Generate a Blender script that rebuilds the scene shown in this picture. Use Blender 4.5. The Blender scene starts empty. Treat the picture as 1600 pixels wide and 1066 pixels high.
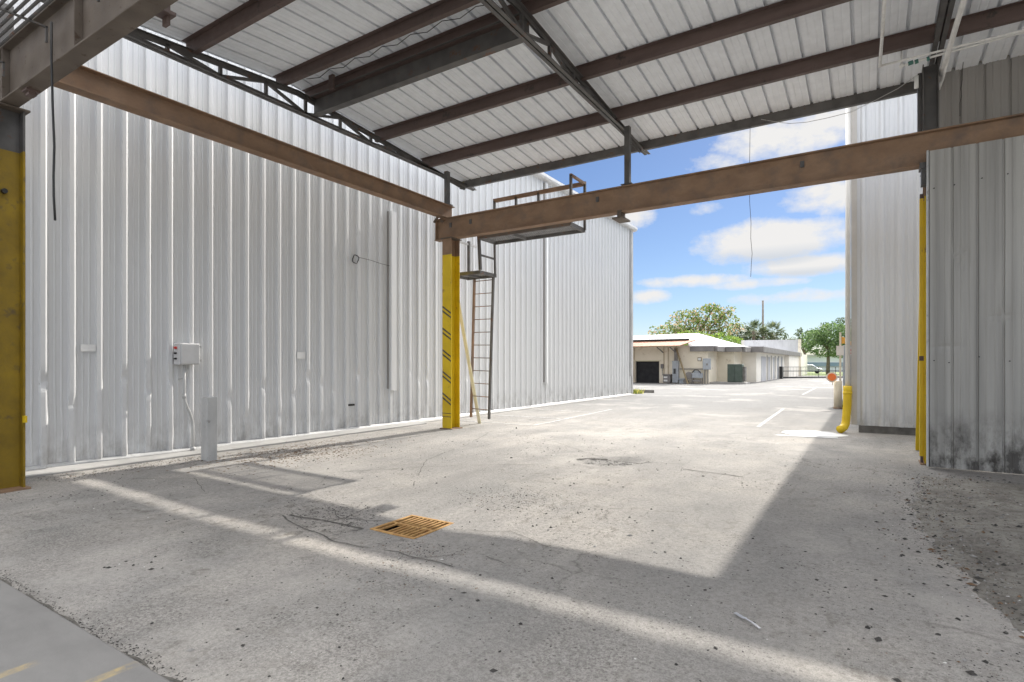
import bpy, bmesh, math, random
from mathutils import Vector, noise, Quaternion
R = random.Random(7)
sc = bpy.context.scene
COL = sc.collection

# ------------------------------------------------------------------ materials
def nd(nt, kind, **kw):
    n = nt.nodes.new(kind)
    for k, v in kw.items(): setattr(n, k, v)
    return n
def lk(nt, a, b): nt.links.new(a, b)
def ramp(nt, fac, stops):
    r = nd(nt, 'ShaderNodeValToRGB')
    els = r.color_ramp.elements
    while len(els) < len(stops): els.new(0.5)
    for e, (p, c) in zip(els, stops):
        e.position = p; e.color = c if len(c) == 4 else (*c, 1)
    if fac is not None: lk(nt, fac, r.inputs[0])
    return r
def noise_n(nt, vec, scale, detail=4, rough=.55, stretch=None):
    if stretch:
        m = nd(nt, 'ShaderNodeMapping'); m.inputs['Scale'].default_value = stretch
        lk(nt, vec, m.inputs[0]); vec = m.outputs[0]
    n = nd(nt, 'ShaderNodeTexNoise')
    n.inputs['Scale'].default_value = scale; n.inputs['Detail'].default_value = detail; n.inputs['Roughness'].default_value = rough
    lk(nt, vec, n.inputs['Vector']); return n.outputs['Fac']
def mix(nt, fac, a, b):
    m = nd(nt, 'ShaderNodeMix', data_type='RGBA')
    for s, v in ((m.inputs[0], fac), (m.inputs[6], a), (m.inputs[7], b)):
        if isinstance(v, (int, float)): s.default_value = v
        elif isinstance(v, tuple): s.default_value = (*v, 1)
        else: lk(nt, v, s)
    return m.outputs[2]
def math_n(nt, op, a, b=None, clamp=False):
    m = nd(nt, 'ShaderNodeMath', operation=op); m.use_clamp = clamp
    for i, v in enumerate((a, b)):
        if v is None: continue
        if isinstance(v, (int, float)): m.inputs[i].default_value = v
        else: lk(nt, v, m.inputs[i])
    return m.outputs[0]
def new_mat(name):
    m = bpy.data.materials.new(name); m.use_nodes = True
    nt = m.node_tree; b = nt.nodes['Principled BSDF']
    tc = nd(nt, 'ShaderNodeTexCoord')
    return m, nt, b, tc.outputs['Object']
def mat(name, c1, c2, rough=.6, metal=0., scale=3., stretch=None, spots=None, spot_scale=8., spot_lo=.6, spot_hi=.68, bump=0., bump_scale=40., detail=5, lo=.35, hi=.65, spot_stretch=None):
    m, nt, b, P = new_mat(name)
    f = noise_n(nt, P, scale, detail, .6, stretch)
    c = ramp(nt, f, [(lo, c1), (hi, c2)]).outputs[0]
    if spots:
        f2 = noise_n(nt, P, spot_scale, 6, .65, spot_stretch)
        s = ramp(nt, f2, [(spot_lo, (0, 0, 0)), (spot_hi, (1, 1, 1))]).outputs[0]
        c = mix(nt, s, c, spots)
    lk(nt, c, b.inputs['Base Color'])
    b.inputs['Metallic'].default_value = metal
    rr = ramp(nt, noise_n(nt, P, scale * 4, 4), [(.3, (max(0, rough - .1),) * 3), (.7, (min(1, rough + .1),) * 3)])
    lk(nt, rr.outputs[0], b.inputs['Roughness'])
    if bump:
        bn = nd(nt, 'ShaderNodeBump'); bn.inputs['Strength'].default_value = bump; bn.inputs['Distance'].default_value = .01
        lk(nt, noise_n(nt, P, bump_scale, 5), bn.inputs['Height']); lk(nt, bn.outputs[0], b.inputs['Normal'])
    return m

def siding_mat(name, c, dirt, dirt_h=.9, rough=.42, streak=.10, grime=.5, metal=0., wave=.35):
    """painted sheet steel: faint vertical run-off streaks, big soft tone change, splash dirt that gathers near the base"""
    m, nt, b, P = new_mat(name)
    f1 = noise_n(nt, P, 1.0, 4, .6, (6, 6, .15))
    f2 = noise_n(nt, P, .5, 3)
    lo = tuple(v * (1 - streak) for v in c); hi = tuple(min(1, v * (1 + streak)) for v in c)
    col = ramp(nt, f1, [(.3, lo), (.7, hi)]).outputs[0]
    col = mix(nt, math_n(nt, 'MULTIPLY', f2, .25), col, tuple(v * .8 for v in c))
    sx = nd(nt, 'ShaderNodeSeparateXYZ'); lk(nt, P, sx.inputs[0])
    hgt = math_n(nt, 'DIVIDE', sx.outputs[2], dirt_h)
    low = math_n(nt, 'SUBTRACT', 1.0, hgt, True)
    f3 = noise_n(nt, P, 5, 8, .7, (1, 1, .5))
    d = math_n(nt, 'MULTIPLY', low, math_n(nt, 'MULTIPLY', math_n(nt, 'SUBTRACT', f3, .42, True), 7 * grime), True)
    col = mix(nt, d, col, dirt)
    f4 = noise_n(nt, P, 3.2, 7, .75)
    s = ramp(nt, f4, [(.67, (0, 0, 0)), (.75, (1, 1, 1))]).outputs[0]
    col = mix(nt, math_n(nt, 'MULTIPLY', s, .45 * grime), col, dirt)
    lk(nt, col, b.inputs['Base Color'])
    rr = ramp(nt, f2, [(.3, (rough - .08,) * 3), (.7, (rough + .1,) * 3)]); lk(nt, rr.outputs[0], b.inputs['Roughness'])
    bn = nd(nt, 'ShaderNodeBump'); b.inputs['Metallic'].default_value = metal
    bn.inputs['Strength'].default_value = wave; bn.inputs['Distance'].default_value = .02
    if wave: lk(nt, noise_n(nt, P, 2.2, 3, .5, (1, 1, .6)), bn.inputs['Height']); lk(nt, bn.outputs[0], b.inputs['Normal'])
    return m

M = {}
M['siding'] = siding_mat('white_siding', (.67, .675, .68), (.20, .185, .17), .7, .46, .02, .40, .12, 0)
M['siding_old'] = siding_mat('old_grey_siding', (.345, .335, .31), (.07, .064, .057), .9, .5, .28, 1.1)
M['siding_dark'] = siding_mat('grimy_shade_siding', (.30, .29, .275), (.10, .09, .08), .5, .55, .12, .6)
M['liner'] = siding_mat('roof_sheet', (.80, .83, .87), (.42, .41, .40), .01, .42, .06, .22)
M['trim'] = mat('white_trim', (.62, .62, .62), (.70, .70, .70), .4, 0, 4)
M['white'] = mat('white_paint', (.66, .66, .65), (.74, .74, .73), .45, 0, 4, spots=(.42, .40, .37), spot_scale=5)
M['whitepipe'] = mat('white_plastic_pipe', (.66, .66, .64), (.78, .78, .76), .35, 0, 9, (1, 1, .3))
M['greysteel'] = mat('dark_grey_steel', (.075, .072, .07), (.12, .115, .11), .55, .1, 4, spots=(.13, .065, .04), spot_scale=6, bump=.15)
M['primer'] = mat('red_oxide_primer', (.08, .055, .048), (.12, .082, .072), .6, 0, 2.5, (.3, 2, 2), spots=(.05, .04, .037), spot_scale=4, bump=.1)
M['rust'] = mat('rusty_beam', (.215, .132, .080), (.295, .190, .118), .75, 0, 2.2, (1, 1, 1.6), spots=(.165, .118, .090), spot_scale=2.6, spot_lo=.48, spot_hi=.74, bump=.25)
M['rust_grey'] = mat('weathered_beam', (.095, .075, .058), (.15, .122, .098), .75, 0, 3, spots=(.07, .045, .03), spot_scale=9, bump=.25)
M['rust_red'] = mat('orange_rust', (.33, .17, .055), (.50, .30, .11), .8, 0, 12, spots=(.20, .10, .045), spot_scale=14, bump=.3)
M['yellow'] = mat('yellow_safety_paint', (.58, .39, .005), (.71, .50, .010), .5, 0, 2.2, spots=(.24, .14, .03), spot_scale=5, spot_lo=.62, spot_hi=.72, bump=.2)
M['yellow_dirty_shaded'] = mat('dirty_shaded_yellow_paint', (.19, .12, .005), (.29, .19, .008), .55, 0, 2.5, spots=(.10, .07, .03), spot_scale=4, spot_lo=.56, spot_hi=.68, bump=.2)  # near column's paint, darkened beyond its dirt to look shaded
M['paleyellow'] = mat('faded_yellow_paint', (.64, .59, .40), (.72, .68, .52), .6, 0, 4, spots=(.66, .60, .5), spot_scale=7)
M['black'] = mat('black_rubber', (.012, .012, .012), (.02, .02, .02), .5)
M['stripe'] = mat('scuffed_black_stripe', (.035, .033, .03), (.12, .10, .06), .6, 0, 14)
M['concrete'] = mat('concrete', (.29, .285, .275), (.38, .37, .355), .85, 0, 1.3, spots=(.25, .24, .23), spot_scale=6, bump=.3, bump_scale=60)
M['concrete_dark'] = mat('dirty_concrete', (.12, .115, .105), (.22, .21, .20), .9, 0, 5, bump=.3)
M['boxgrey'] = mat('grey_enclosure', (.50, .50, .50), (.58, .58, .58), .45, .0, 3)
def slab_mat():
    m = mat('smooth_slab', (.165, .16, .155), (.225, .22, .212), .7, 0, .9, (1,2.2,1), spots=(.145, .14, .135), spot_scale=2.5, spot_lo=.58, spot_hi=.75, bump=.12, bump_scale=80)
    nt = m.node_tree; b = nt.nodes['Principled BSDF']; old = b.inputs['Base Color'].links[0].from_socket
    P = [n for n in nt.nodes if n.type == 'TEX_COORD'][0].outputs['Object']
    sx = nd(nt, 'ShaderNodeSeparateXYZ'); lk(nt, P, sx.inputs[0]); tot = None
    for cx, cy in ((-3.47, .93), (-3.045, 1.20), (-3.9, .68), (-2.6, 1.42)):      # worn yellow dashes
        dx = math_n(nt, 'DIVIDE', math_n(nt, 'ABSOLUTE', math_n(nt, 'SUBTRACT', sx.outputs[0], cx)), .035)
        dy = math_n(nt, 'DIVIDE', math_n(nt, 'ABSOLUTE', math_n(nt, 'SUBTRACT', sx.outputs[1], cy)), .13)
        q = math_n(nt, 'MULTIPLY', math_n(nt, 'SUBTRACT', 1.1, math_n(nt, 'MAXIMUM', dx, dy)), 2.2, True)
        tot = q if tot is None else math_n(nt, 'MAXIMUM', tot, q)
    wear = ramp(nt, noise_n(nt, P, 14, 6, .7), [(.36, (0,0,0)), (.6, (1,1,1))]).outputs[0]
    c = mix(nt, math_n(nt, 'MULTIPLY', math_n(nt, 'MULTIPLY', tot, wear), .8), old, (.40, .31, .15))
    lk(nt, c, b.inputs['Base Color']); return m
M['slab'] = slab_mat()
M['steelpost'] = mat('grey_painted_steel', (.40, .40, .395), (.50, .50, .49), .5, 0, 6, (1, 1, .4), spots=(.28, .27, .26), spot_scale=9, spot_lo=.6)
M['redknob'] = mat('red_plastic', (.5, .03, .02), (.55, .04, .03), .4)
M['pale_tag'] = mat('pale_sticker', (.70, .70, .69), (.76, .76, .75), .5)
M['block'] = mat('cream_block', (.78, .71, .57), (.86, .79, .66), .8, 0, .9, spots=(.56, .48, .36), spot_scale=1.4, bump=.15)
M['block2'] = mat('pale_block', (.80, .76, .68), (.87, .83, .76), .8, 0, .9, bump=.15)
M['fascia'] = mat('grey_fascia', (.17, .16, .155), (.24, .225, .215), .6, 0, 1.5)
M['roofwhite'] = mat('white_roof_coating', (.44, .44, .455), (.52, .52, .535), .75, 0, .8, spots=(.38, .37, .36), spot_scale=2)
M['awning'] = mat('rusty_awning', (.27, .11, .065), (.38, .21, .145), .75, 0, 1.6, (4, .6, 1), spots=(.36, .17, .1), spot_scale=2.5)
M['dark'] = mat('dark_interior', (.02, .021, .024), (.035, .035, .037), .9)
M['steelblue'] = mat('blue_grey_cabinet', (.30, .33, .36), (.40, .43, .46), .5, 0, 4)
M['green'] = mat('dark_green_enclosure', (.045, .07, .055), (.07, .095, .08), .5, 0, 3)
M['timber'] = mat('weathered_timber', (.23, .18, .10), (.33, .26, .16), .8, 0, 5)
M['orange'] = mat('orange_reflector', (.85, .16, .02), (.9, .22, .03), .35, 0, 6)
M['flagcloth'] = mat('faded_orange_cloth', (.80, .38, .06), (.86, .50, .12), .8, 0, 6)
M['cream'] = mat('cream_post_paint', (.66, .58, .42), (.74, .66, .52), .6, 0, 4, spots=(.42, .27, .14), spot_scale=6, spot_lo=.64)
M['blackmetal'] = mat('black_gate_metal', (.012, .013, .014), (.02, .02, .02), .5)
M['bark'] = mat('bark', (.12, .095, .07), (.20, .16, .12), .9, 0, 6, (1, 1, .3))
M['wood_pole'] = mat('pole_wood', (.16, .14, .12), (.22, .2, .18), .9, 0, 3)
M['road_paint'] = mat('worn_white_paint', (.46, .45, .44), (.54, .53, .52), .85, 0, 9, spots=(.26, .255, .25), spot_scale=11, spot_lo=.40, spot_hi=.56)
M['slab_paint'] = mat('faint_yellow_paint', (.25, .22, .165), (.30, .26, .17), .8, 0, 9, spots=(.215, .21, .205), spot_scale=18, spot_lo=.40, spot_hi=.55)
M['crack_and_shade'] = mat('crack_dirt_and_shade', (.07, .065, .058), (.13, .122, .11), 1, 0, 14)
M['metal_fork'] = mat('dull_fork_metal', (.45, .45, .46), (.55, .55, .56), .35, .8)
M['lawn'] = mat('lawn', (.11, .17, .05), (.24, .27, .10), .95, 0, .25)
M['farwhite'] = mat('distant_white_wall', (.66, .70, .76), (.74, .77, .8), .7, 0, .4)
M['farblue'] = mat('distant_blue_band', (.18, .26, .36), (.26, .33, .42), .5, 0, .6)
M['carpaint'] = mat('silver_car_paint', (.45, .47, .5), (.5, .52, .55), .3, .3)
M['glass'] = mat('dark_car_glass', (.02, .025, .03), (.03, .035, .04), .12)
M['redtext'] = mat('red_sign_paint', (.62, .05, .06), (.66, .07, .08), .5)
M['extinguisher'] = mat('fire_red_paint', (.5, .025, .02), (.56, .04, .03), .4)
M['mesh_grey'] = mat('grey_grating_metal', (.20, .20, .20), (.28, .28, .275), .6, .2, 5)

def leaf_mat(name, stops, rough=.6):
    m, nt, b, P = new_mat(name)
    g = nd(nt, 'ShaderNodeNewGeometry')
    r = ramp(nt, g.outputs['Random Per Island'], stops)
    lk(nt, r.outputs[0], b.inputs['Base Color'])
    b.inputs['Roughness'].default_value = rough
    tr = nd(nt, 'ShaderNodeBsdfTranslucent'); lk(nt, r.outputs[0], tr.inputs[0])
    mx = nd(nt, 'ShaderNodeMixShader'); mx.inputs[0].default_value = .35
    out = [n for n in nt.nodes if n.type == 'OUTPUT_MATERIAL'][0]
    lk(nt, b.outputs[0], mx.inputs[1]); lk(nt, tr.outputs[0], mx.inputs[2]); lk(nt, mx.outputs[0], out.inputs[0])
    return m
M['leaf_bloom'] = leaf_mat('flowering_leaves', [(0, (0.068, 0.121, 0.027)), (.4, (0.149, 0.230, 0.047)), (.7, (0.270, 0.324, 0.081)), (.85, (0.513, 0.351, 0.230)), (1, (0.567, 0.446, 0.324))])
M['leaf_hedge'] = leaf_mat('hedge_leaves', [(0, (0.081, 0.162, 0.027)), (.6, (0.203, 0.324, 0.054)), (1, (0.365, 0.446, 0.081))])
M['leaf_dark'] = leaf_mat('dark_leaves', [(0, (0.047, 0.074, 0.034)), (.6, (0.101, 0.142, 0.068)), (1, (0.176, 0.216, 0.108))])
M['leaf_palm'] = leaf_mat('palm_fronds', [(0, (0.054, 0.081, 0.041)), (.6, (0.115, 0.149, 0.074)), (1, (0.216, 0.230, 0.121))])
M['leaf_oak'] = leaf_mat('broad_tree_leaves', [(0, (0.061, 0.115, 0.041)), (.5, (0.121, 0.203, 0.068)), (1, (0.230, 0.324, 0.121))])
M['weed'] = leaf_mat('weed_leaves', [(0, (.12, .16, .03)), (1, (.3, .32, .07))])
M['flower'] = leaf_mat('weed_flowers', [(0, (.55, .5, .1)), (1, (.65, .6, .2))])

def ground_mat():
    m, nt, b, P = new_mat('weathered_asphalt')
    big = noise_n(nt, P, .22, 4, .6)
    mid = noise_n(nt, P, 1.1, 6, .65, (1, .55, 1))
    fine = noise_n(nt, P, 26, 5, .7)
    grit = noise_n(nt, P, 140, 3, .6)
    c = ramp(nt, big, [(.32, (.325, .31, .292)), (.68, (.425, .40, .37))]).outputs[0]
    c = mix(nt, ramp(nt, mid, [(.38, (0, 0, 0)), (.72, (1, 1, 1))]).outputs[0], c, (.255, .25, .24))
    # sandy dust drifted across the lit bay
    c = mix(nt, math_n(nt, 'MULTIPLY', ramp(nt, noise_n(nt, P, .55, 5, .6), [(.5, (0, 0, 0)), (.66, (1, 1, 1))]).outputs[0], .65), c, (.43, .40, .36))
    syy = nd(nt, 'ShaderNodeSeparateXYZ'); lk(nt, P, syy.inputs[0])
    far = math_n(nt, 'MULTIPLY', math_n(nt, 'ADD', math_n(nt, 'SUBTRACT', syy.outputs[1], 13.5), math_n(nt, 'MULTIPLY', mid, 5)), .10, True)   # the sandy bay gives way to plain grey asphalt
    c = mix(nt, far, c, mix(nt, mid, (.18, .18, .18), (.25, .247, .243)))
    # fine aggregate
    c = mix(nt, math_n(nt, 'MULTIPLY', ramp(nt, fine, [(.36, (1, 1, 1)), (.56, (0, 0, 0))]).outputs[0], .40), c, (.13, .125, .115))
    c = mix(nt, math_n(nt, 'MULTIPLY', ramp(nt, grit, [(.30, (1, 1, 1)), (.5, (0, 0, 0))]).outputs[0], .5), c, (.11, .105, .10))
    c = mix(nt, math_n(nt, 'MULTIPLY', ramp(nt, grit, [(.6, (0, 0, 0)), (.75, (1, 1, 1))]).outputs[0], .35), c, (.52, .50, .47))
    # scattered dark crumbs and litter, clumped
    clump = ramp(nt, noise_n(nt, P, .8, 5, .7), [(.42, (0, 0, 0)), (.62, (1, 1, 1))]).outputs[0]
    def specks(scale, lo, hi):
        v_ = nd(nt, 'ShaderNodeTexVoronoi'); v_.inputs['Scale'].default_value = scale
        w_ = nd(nt, 'ShaderNodeVectorMath', operation='ADD'); lk(nt, P, w_.inputs[0])
        nz = nd(nt, 'ShaderNodeTexNoise'); nz.inputs['Scale'].default_value = scale*1.5; lk(nt, P, nz.inputs['Vector'])
        sc_ = nd(nt, 'ShaderNodeVectorMath', operation='SCALE'); sc_.inputs[3].default_value = .5/scale; lk(nt, nz.outputs['Color'], sc_.inputs[0]); lk(nt, sc_.outputs[0], w_.inputs[1])
        lk(nt, w_.outputs[0], v_.inputs['Vector'])
        sp_ = nd(nt, 'ShaderNodeSeparateColor'); lk(nt, v_.outputs['Color'], sp_.inputs[0])
        thr = math_n(nt, 'MULTIPLY', math_n(nt, 'POWER', sp_.outputs[0], 3.0), hi)
        return math_n(nt, 'MULTIPLY', math_n(nt, 'SUBTRACT', math_n(nt, 'ADD', thr, lo), v_.outputs['Distance']), 9, True)
    crumbs = math_n(nt, 'MAXIMUM', specks(34, .0, .42), specks(90, .05, .42))
    c = mix(nt, math_n(nt, 'MULTIPLY', math_n(nt, 'MULTIPLY', math_n(nt, 'ADD', math_n(nt, 'MULTIPLY', clump, .8), .2), crumbs), .85), c, (.05, .046, .04))
    scab = ramp(nt, noise_n(nt, P, 7, 7, .78, (1, .7, 1)), [(.53, (0, 0, 0)), (.62, (1, 1, 1))]).outputs[0]
    zone = ramp(nt, noise_n(nt, P, .5, 4, .6), [(.44, (0, 0, 0)), (.62, (1, 1, 1))]).outputs[0]
    c = mix(nt, math_n(nt, 'MULTIPLY', math_n(nt, 'MULTIPLY', scab, zone), .7), c, (.135, .122, .104))
    near = math_n(nt, 'MULTIPLY', math_n(nt, 'SUBTRACT', 4.6, syy.outputs[1]), .5, True)      # coarse worn aggregate by the slab
    near = math_n(nt, 'MULTIPLY', near, ramp(nt, noise_n(nt, P, .9, 4, .6), [(.38, (0, 0, 0)), (.6, (1, 1, 1))]).outputs[0])
    c = mix(nt, math_n(nt, 'MULTIPLY', math_n(nt, 'MULTIPLY', near, ramp(nt, noise_n(nt, P, 55, 4, .75), [(.46, (0, 0, 0)), (.58, (1, 1, 1))]).outputs[0]), .55), c, (.085, .08, .073))
    dv = nd(nt, 'ShaderNodeVectorMath', operation='ADD'); lk(nt, P, dv.inputs[0])           # fine crack network
    dn = nd(nt, 'ShaderNodeTexNoise'); dn.inputs['Scale'].default_value = 1.6; dn.inputs['Detail'].default_value = 6; lk(nt, P, dn.inputs['Vector'])
    ds = nd(nt, 'ShaderNodeVectorMath', operation='SCALE'); ds.inputs[3].default_value = .55; lk(nt, dn.outputs['Color'], ds.inputs[0]); lk(nt, ds.outputs[0], dv.inputs[1])
    vo = nd(nt, 'ShaderNodeTexVoronoi', feature='DISTANCE_TO_EDGE'); vo.inputs['Scale'].default_value = .42; lk(nt, dv.outputs[0], vo.inputs['Vector'])
    ck = ramp(nt, vo.outputs['Distance'], [(.0, (1, 1, 1)), (.0055, (0, 0, 0))]).outputs[0]
    ckm = ramp(nt, noise_n(nt, P, .7, 4, .6), [(.50, (0, 0, 0)), (.66, (1, 1, 1))]).outputs[0]
    c = mix(nt, math_n(nt, 'MULTIPLY', math_n(nt, 'MULTIPLY', ck, ckm), .6), c, (.075, .07, .062))
    # oil and tyre grime
    grime = ramp(nt, noise_n(nt, P, .42, 6, .72, (1.6, .5, 1)), [(.56, (0, 0, 0)), (.72, (1, 1, 1))]).outputs[0]
    c = mix(nt, math_n(nt, 'MULTIPLY', grime, .5), c, (.15, .145, .14))
    track = ramp(nt, noise_n(nt, P, .9, 5, .6, (1.5, .12, 1)), [(.50, (0, 0, 0)), (.68, (1, 1, 1))]).outputs[0]
    c = mix(nt, math_n(nt, 'MULTIPLY', track, .28), c, (.17, .165, .16))
    pale = ramp(nt, noise_n(nt, P, .33, 6, .7), [(.53, (0, 0, 0)), (.63, (1, 1, 1))]).outputs[0]
    c = mix(nt, math_n(nt, 'MULTIPLY', pale, .35), c, (.47, .445, .41))
    lk(nt, c, b.inputs['Base Color']); b.inputs['Roughness'].default_value = .95; b.inputs['Specular IOR Level'].default_value = .12
    bn = nd(nt, 'ShaderNodeBump'); bn.inputs['Strength'].default_value = .55; bn.inputs['Distance'].default_value = .012
    h = math_n(nt, 'ADD', fine, math_n(nt, 'MULTIPLY', grit, .6))
    lk(nt, h, bn.inputs['Height']); lk(nt, bn.outputs[0], b.inputs['Normal'])
    return m
M['ground'] = ground_mat()
def dirt_mat():
    m, nt, b, P = new_mat('loose_dirt')
    a = noise_n(nt, P, 2.2, 8, .75, (1, .6, 1)); f = noise_n(nt, P, 16, 9, .88)
    c = ramp(nt, a, [(.32, (.21, .19, .16)), (.58, (.46, .43, .38))]).outputs[0]
    c = mix(nt, math_n(nt, 'MULTIPLY', ramp(nt, f, [(.38, (1, 1, 1)), (.50, (0, 0, 0))]).outputs[0], .75), c, (.07, .062, .052))
    c = mix(nt, math_n(nt, 'MULTIPLY', ramp(nt, f, [(.62, (0, 0, 0)), (.70, (1, 1, 1))]).outputs[0], .6), c, (.42, .40, .36))
    lk(nt, c, b.inputs['Base Color']); b.inputs['Roughness'].default_value = .95
    bn = nd(nt, 'ShaderNodeBump'); bn.inputs['Strength'].default_value = 1; bn.inputs['Distance'].default_value = .05
    lk(nt, f, bn.inputs['Height']); lk(nt, bn.outputs[0], b.inputs['Normal'])
    return m
M['dirt'] = dirt_mat()
def puddle_mat():
    m, nt, b, P = new_mat('wet_limewash')
    f = noise_n(nt, P, 3, 6, .7)
    c = ramp(nt, f, [(.35, (.40, .39, .38)), (.6, (.62, .62, .61))]).outputs[0]
    lk(nt, c, b.inputs['Base Color']); b.inputs['Roughness'].default_value = .4
    return m
M['puddle'] = puddle_mat()

# ------------------------------------------------------------------ mesh building
V = Vector
class MB:
    def __init__(s): s.v = []; s.f = []; s.mi = []
    def add(s, vs, fs, mi=0):
        o = len(s.v); s.v += [V(v) for v in vs]
        for f in fs: s.f.append(tuple(i + o for i in f)); s.mi.append(mi)
        return s
    def box(s, a, b, mi=0):
        x0, x1 = sorted((a[0], b[0])); y0, y1 = sorted((a[1], b[1])); z0, z1 = sorted((a[2], b[2]))
        return s.add([(x0,y0,z0),(x1,y0,z0),(x1,y1,z0),(x0,y1,z0),(x0,y0,z1),(x1,y0,z1),(x1,y1,z1),(x0,y1,z1)],
              [(3,2,1,0),(4,5,6,7),(0,1,5,4),(1,2,6,5),(2,3,7,6),(3,0,4,7)], mi)
    def sweep(s, p0, p1, prof, up=(0,0,1), mi=0):
        """extrude closed 2-D profile [(side, up)...] from p0 to p1"""
        p0 = V(p0); p1 = V(p1); d = (p1 - p0).normalized(); u = V(up)
        if abs(d.dot(u)) > .99: u = V((0, 1, 0))
        sd = d.cross(u).normalized(); u = sd.cross(d)
        n = len(prof)
        vs = [p + sd * a + u * b for p in (p0, p1) for a, b in prof]
        fs = [(i, (i+1) % n, n + (i+1) % n, n + i) for i in range(n)] + [tuple(range(n))[::-1], tuple(range(n, 2*n))]
        return s.add(vs, fs, mi)
    def bar(s, p0, p1, w, h, up=(0,0,1), mi=0):
        return s.sweep(p0, p1, [(-w/2,-h/2),(w/2,-h/2),(w/2,h/2),(-w/2,h/2)], up, mi)
    def ibeam(s, p0, p1, d, w, tf=.018, tw=.012, up=(0,0,1), mi=0):
        a, b, t = w/2, d/2, tw/2
        return s.sweep(p0, p1, [(-a,-b),(a,-b),(a,-b+tf),(t,-b+tf),(t,b-tf),(a,b-tf),(a,b),(-a,b),(-a,b-tf),(-t,b-tf),(-t,-b+tf),(-a,-b+tf)], up, mi)
    def zpurlin(s, p0, p1, d=.2, w=.07, t=.006, up=(0,0,1), mi=0):
        b = d/2
        return s.sweep(p0, p1, [(-w,-b),(t,-b),(t,b-t),(w,b-t),(w,b),(0,b),(0,-b+t),(-w+t,-b+t),(-w+t,-b+.025),(-w,-b+.025)], up, mi)
    def channel(s, p0, p1, d=.2, w=.08, t=.01, up=(0,0,1), mi=0, flip=1):
        b = d/2; q = [(0,-b),(w*flip,-b),(w*flip,-b+t),(t*flip,-b+t),(t*flip,b-t),(w*flip,b-t),(w*flip,b),(0,b)]
        return s.sweep(p0, p1, q, up, mi)
    def angle(s, p0, p1, a=.06, t=.008, up=(0,0,1), mi=0):
        return s.sweep(p0, p1, [(0,0),(a,0),(a,t),(t,t),(t,a),(0,a)], up, mi)
    def tube(s, pts, r, n=8, mi=0, cap=True):
        pts = [V(p) for p in pts]; k = len(pts); rings = []
        prev = None
        for i, p in enumerate(pts):
            d = (pts[min(i+1, k-1)] - pts[max(i-1, 0)]).normalized()
            if prev is None:
                a = V((0,0,1)) if abs(d.z) < .9 else V((1,0,0))
                u = d.cross(a).normalized()
            else: u = (prev - d * prev.dot(d)).normalized()
            prev = u; w = d.cross(u)
            rr = r[i] if isinstance(r, (list, tuple)) else r
            rings.append([p + (u*math.cos(t) + w*math.sin(t))*rr for t in [2*math.pi*j/n for j in range(n)]])
        vs = [v for ring in rings for v in ring]
        fs = [(i*n+j, i*n+(j+1)%n, (i+1)*n+(j+1)%n, (i+1)*n+j) for i in range(k-1) for j in range(n)]
        if cap: fs += [tuple(range(n))[::-1], tuple(range((k-1)*n, k*n))]
        return s.add(vs, fs, mi)
    def poly(s, pts, thick, mi=0):
        """solid slab from a planar outline, thickened along -normal (pts counter-clockwise seen from outside)"""
        pts = [V(p) for p in pts]; n = len(pts)
        nm = V((0,0,0))
        for i in range(n): nm += pts[i].cross(pts[(i+1) % n])
        nm.normalize()
        vs = pts + [p - nm*thick for p in pts]
        return s.add(vs, [tuple(range(n)), tuple(range(2*n-1, n-1, -1))] + [(i, n+i, n+(i+1)%n, (i+1)%n) for i in range(n)], mi)
    def sheet(s, o, u, v, nrm, length, stations, prof, pitch, back=.05, phase=0., warp=None, mi=0):
        """ribbed sheet: o origin, u along the ribs' repeat, v along the ribs, stations along v; solid back"""
        o = V(o); u = V(u).normalized(); v = V(v); nrm = V(nrm).normalized()
        ts = []; k = -2
        while k*pitch + phase < length + pitch:
            for a, h in prof: ts.append((k*pitch + phase + a, h, k))
            k += 1
        inside = [(t, h, k) for t, h, k in ts if 0 < t < length]
        ts = [(0, 0, inside[0][2])] + inside + [(length, 0, inside[-1][2])]
        m = len(ts); vs = []
        for st in stations:
            for t, h, k in ts:
                hh = h
                tt = t
                if warp:
                    hh, dt = warp(t, st, h, k); tt = min(max(t + dt, 0), length)
                vs.append(o + u*tt + v*st + nrm*hh)
        ns = len(stations)
        fs = [(j*m+i, j*m+i+1, (j+1)*m+i+1, (j+1)*m+i) for j in range(ns-1) for i in range(m-1)]
        b0 = len(vs)
        for st in (stations[0], stations[-1]):
            for t in (0, length): vs.append(o + u*t + v*st - nrm*back)
        last = (ns-1)*m
        fs += [(b0+1, b0, b0+2, b0+3)]
        fs += [tuple([b0, b0+1] + list(range(m-1, -1, -1)))]
        fs += [tuple([b0+3, b0+2] + list(range(last, last+m)))]
        fs += [tuple([b0+2, b0] + [j*m for j in range(ns)])]
        fs += [tuple([b0+1, b0+3] + [j*m+m-1 for j in range(ns-1, -1, -1)])]
        return s.add(vs, fs, mi)
    def build(s, name, mats, parent=None, origin=None, smooth=False, fixn=True):
        if not isinstance(mats, (list, tuple)): mats = [mats]
        if parent is not None:
            o = V((0,0,0)); p = parent
            while p: o = o + p.location; p = p.parent
            loc = V((0,0,0))
        else:
            if origin is None:
                xs = [v.x for v in s.v]; ys = [v.y for v in s.v]; zs = [v.z for v in s.v]
                origin = V(((min(xs)+max(xs))/2, (min(ys)+max(ys))/2, min(zs)))
            o = V(origin); loc = o
        me = bpy.data.meshes.new(name)
        me.from_pydata([tuple(v - o) for v in s.v], [], s.f)
        for m in mats: me.materials.append(m)
        me.polygons.foreach_set('material_index', s.mi)
        if fixn:
            bm = bmesh.new(); bm.from_mesh(me); bmesh.ops.recalc_face_normals(bm, faces=bm.faces); bm.to_mesh(me); bm.free()
        if smooth: me.polygons.foreach_set('use_smooth', [True]*len(me.polygons))
        me.update()
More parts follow.
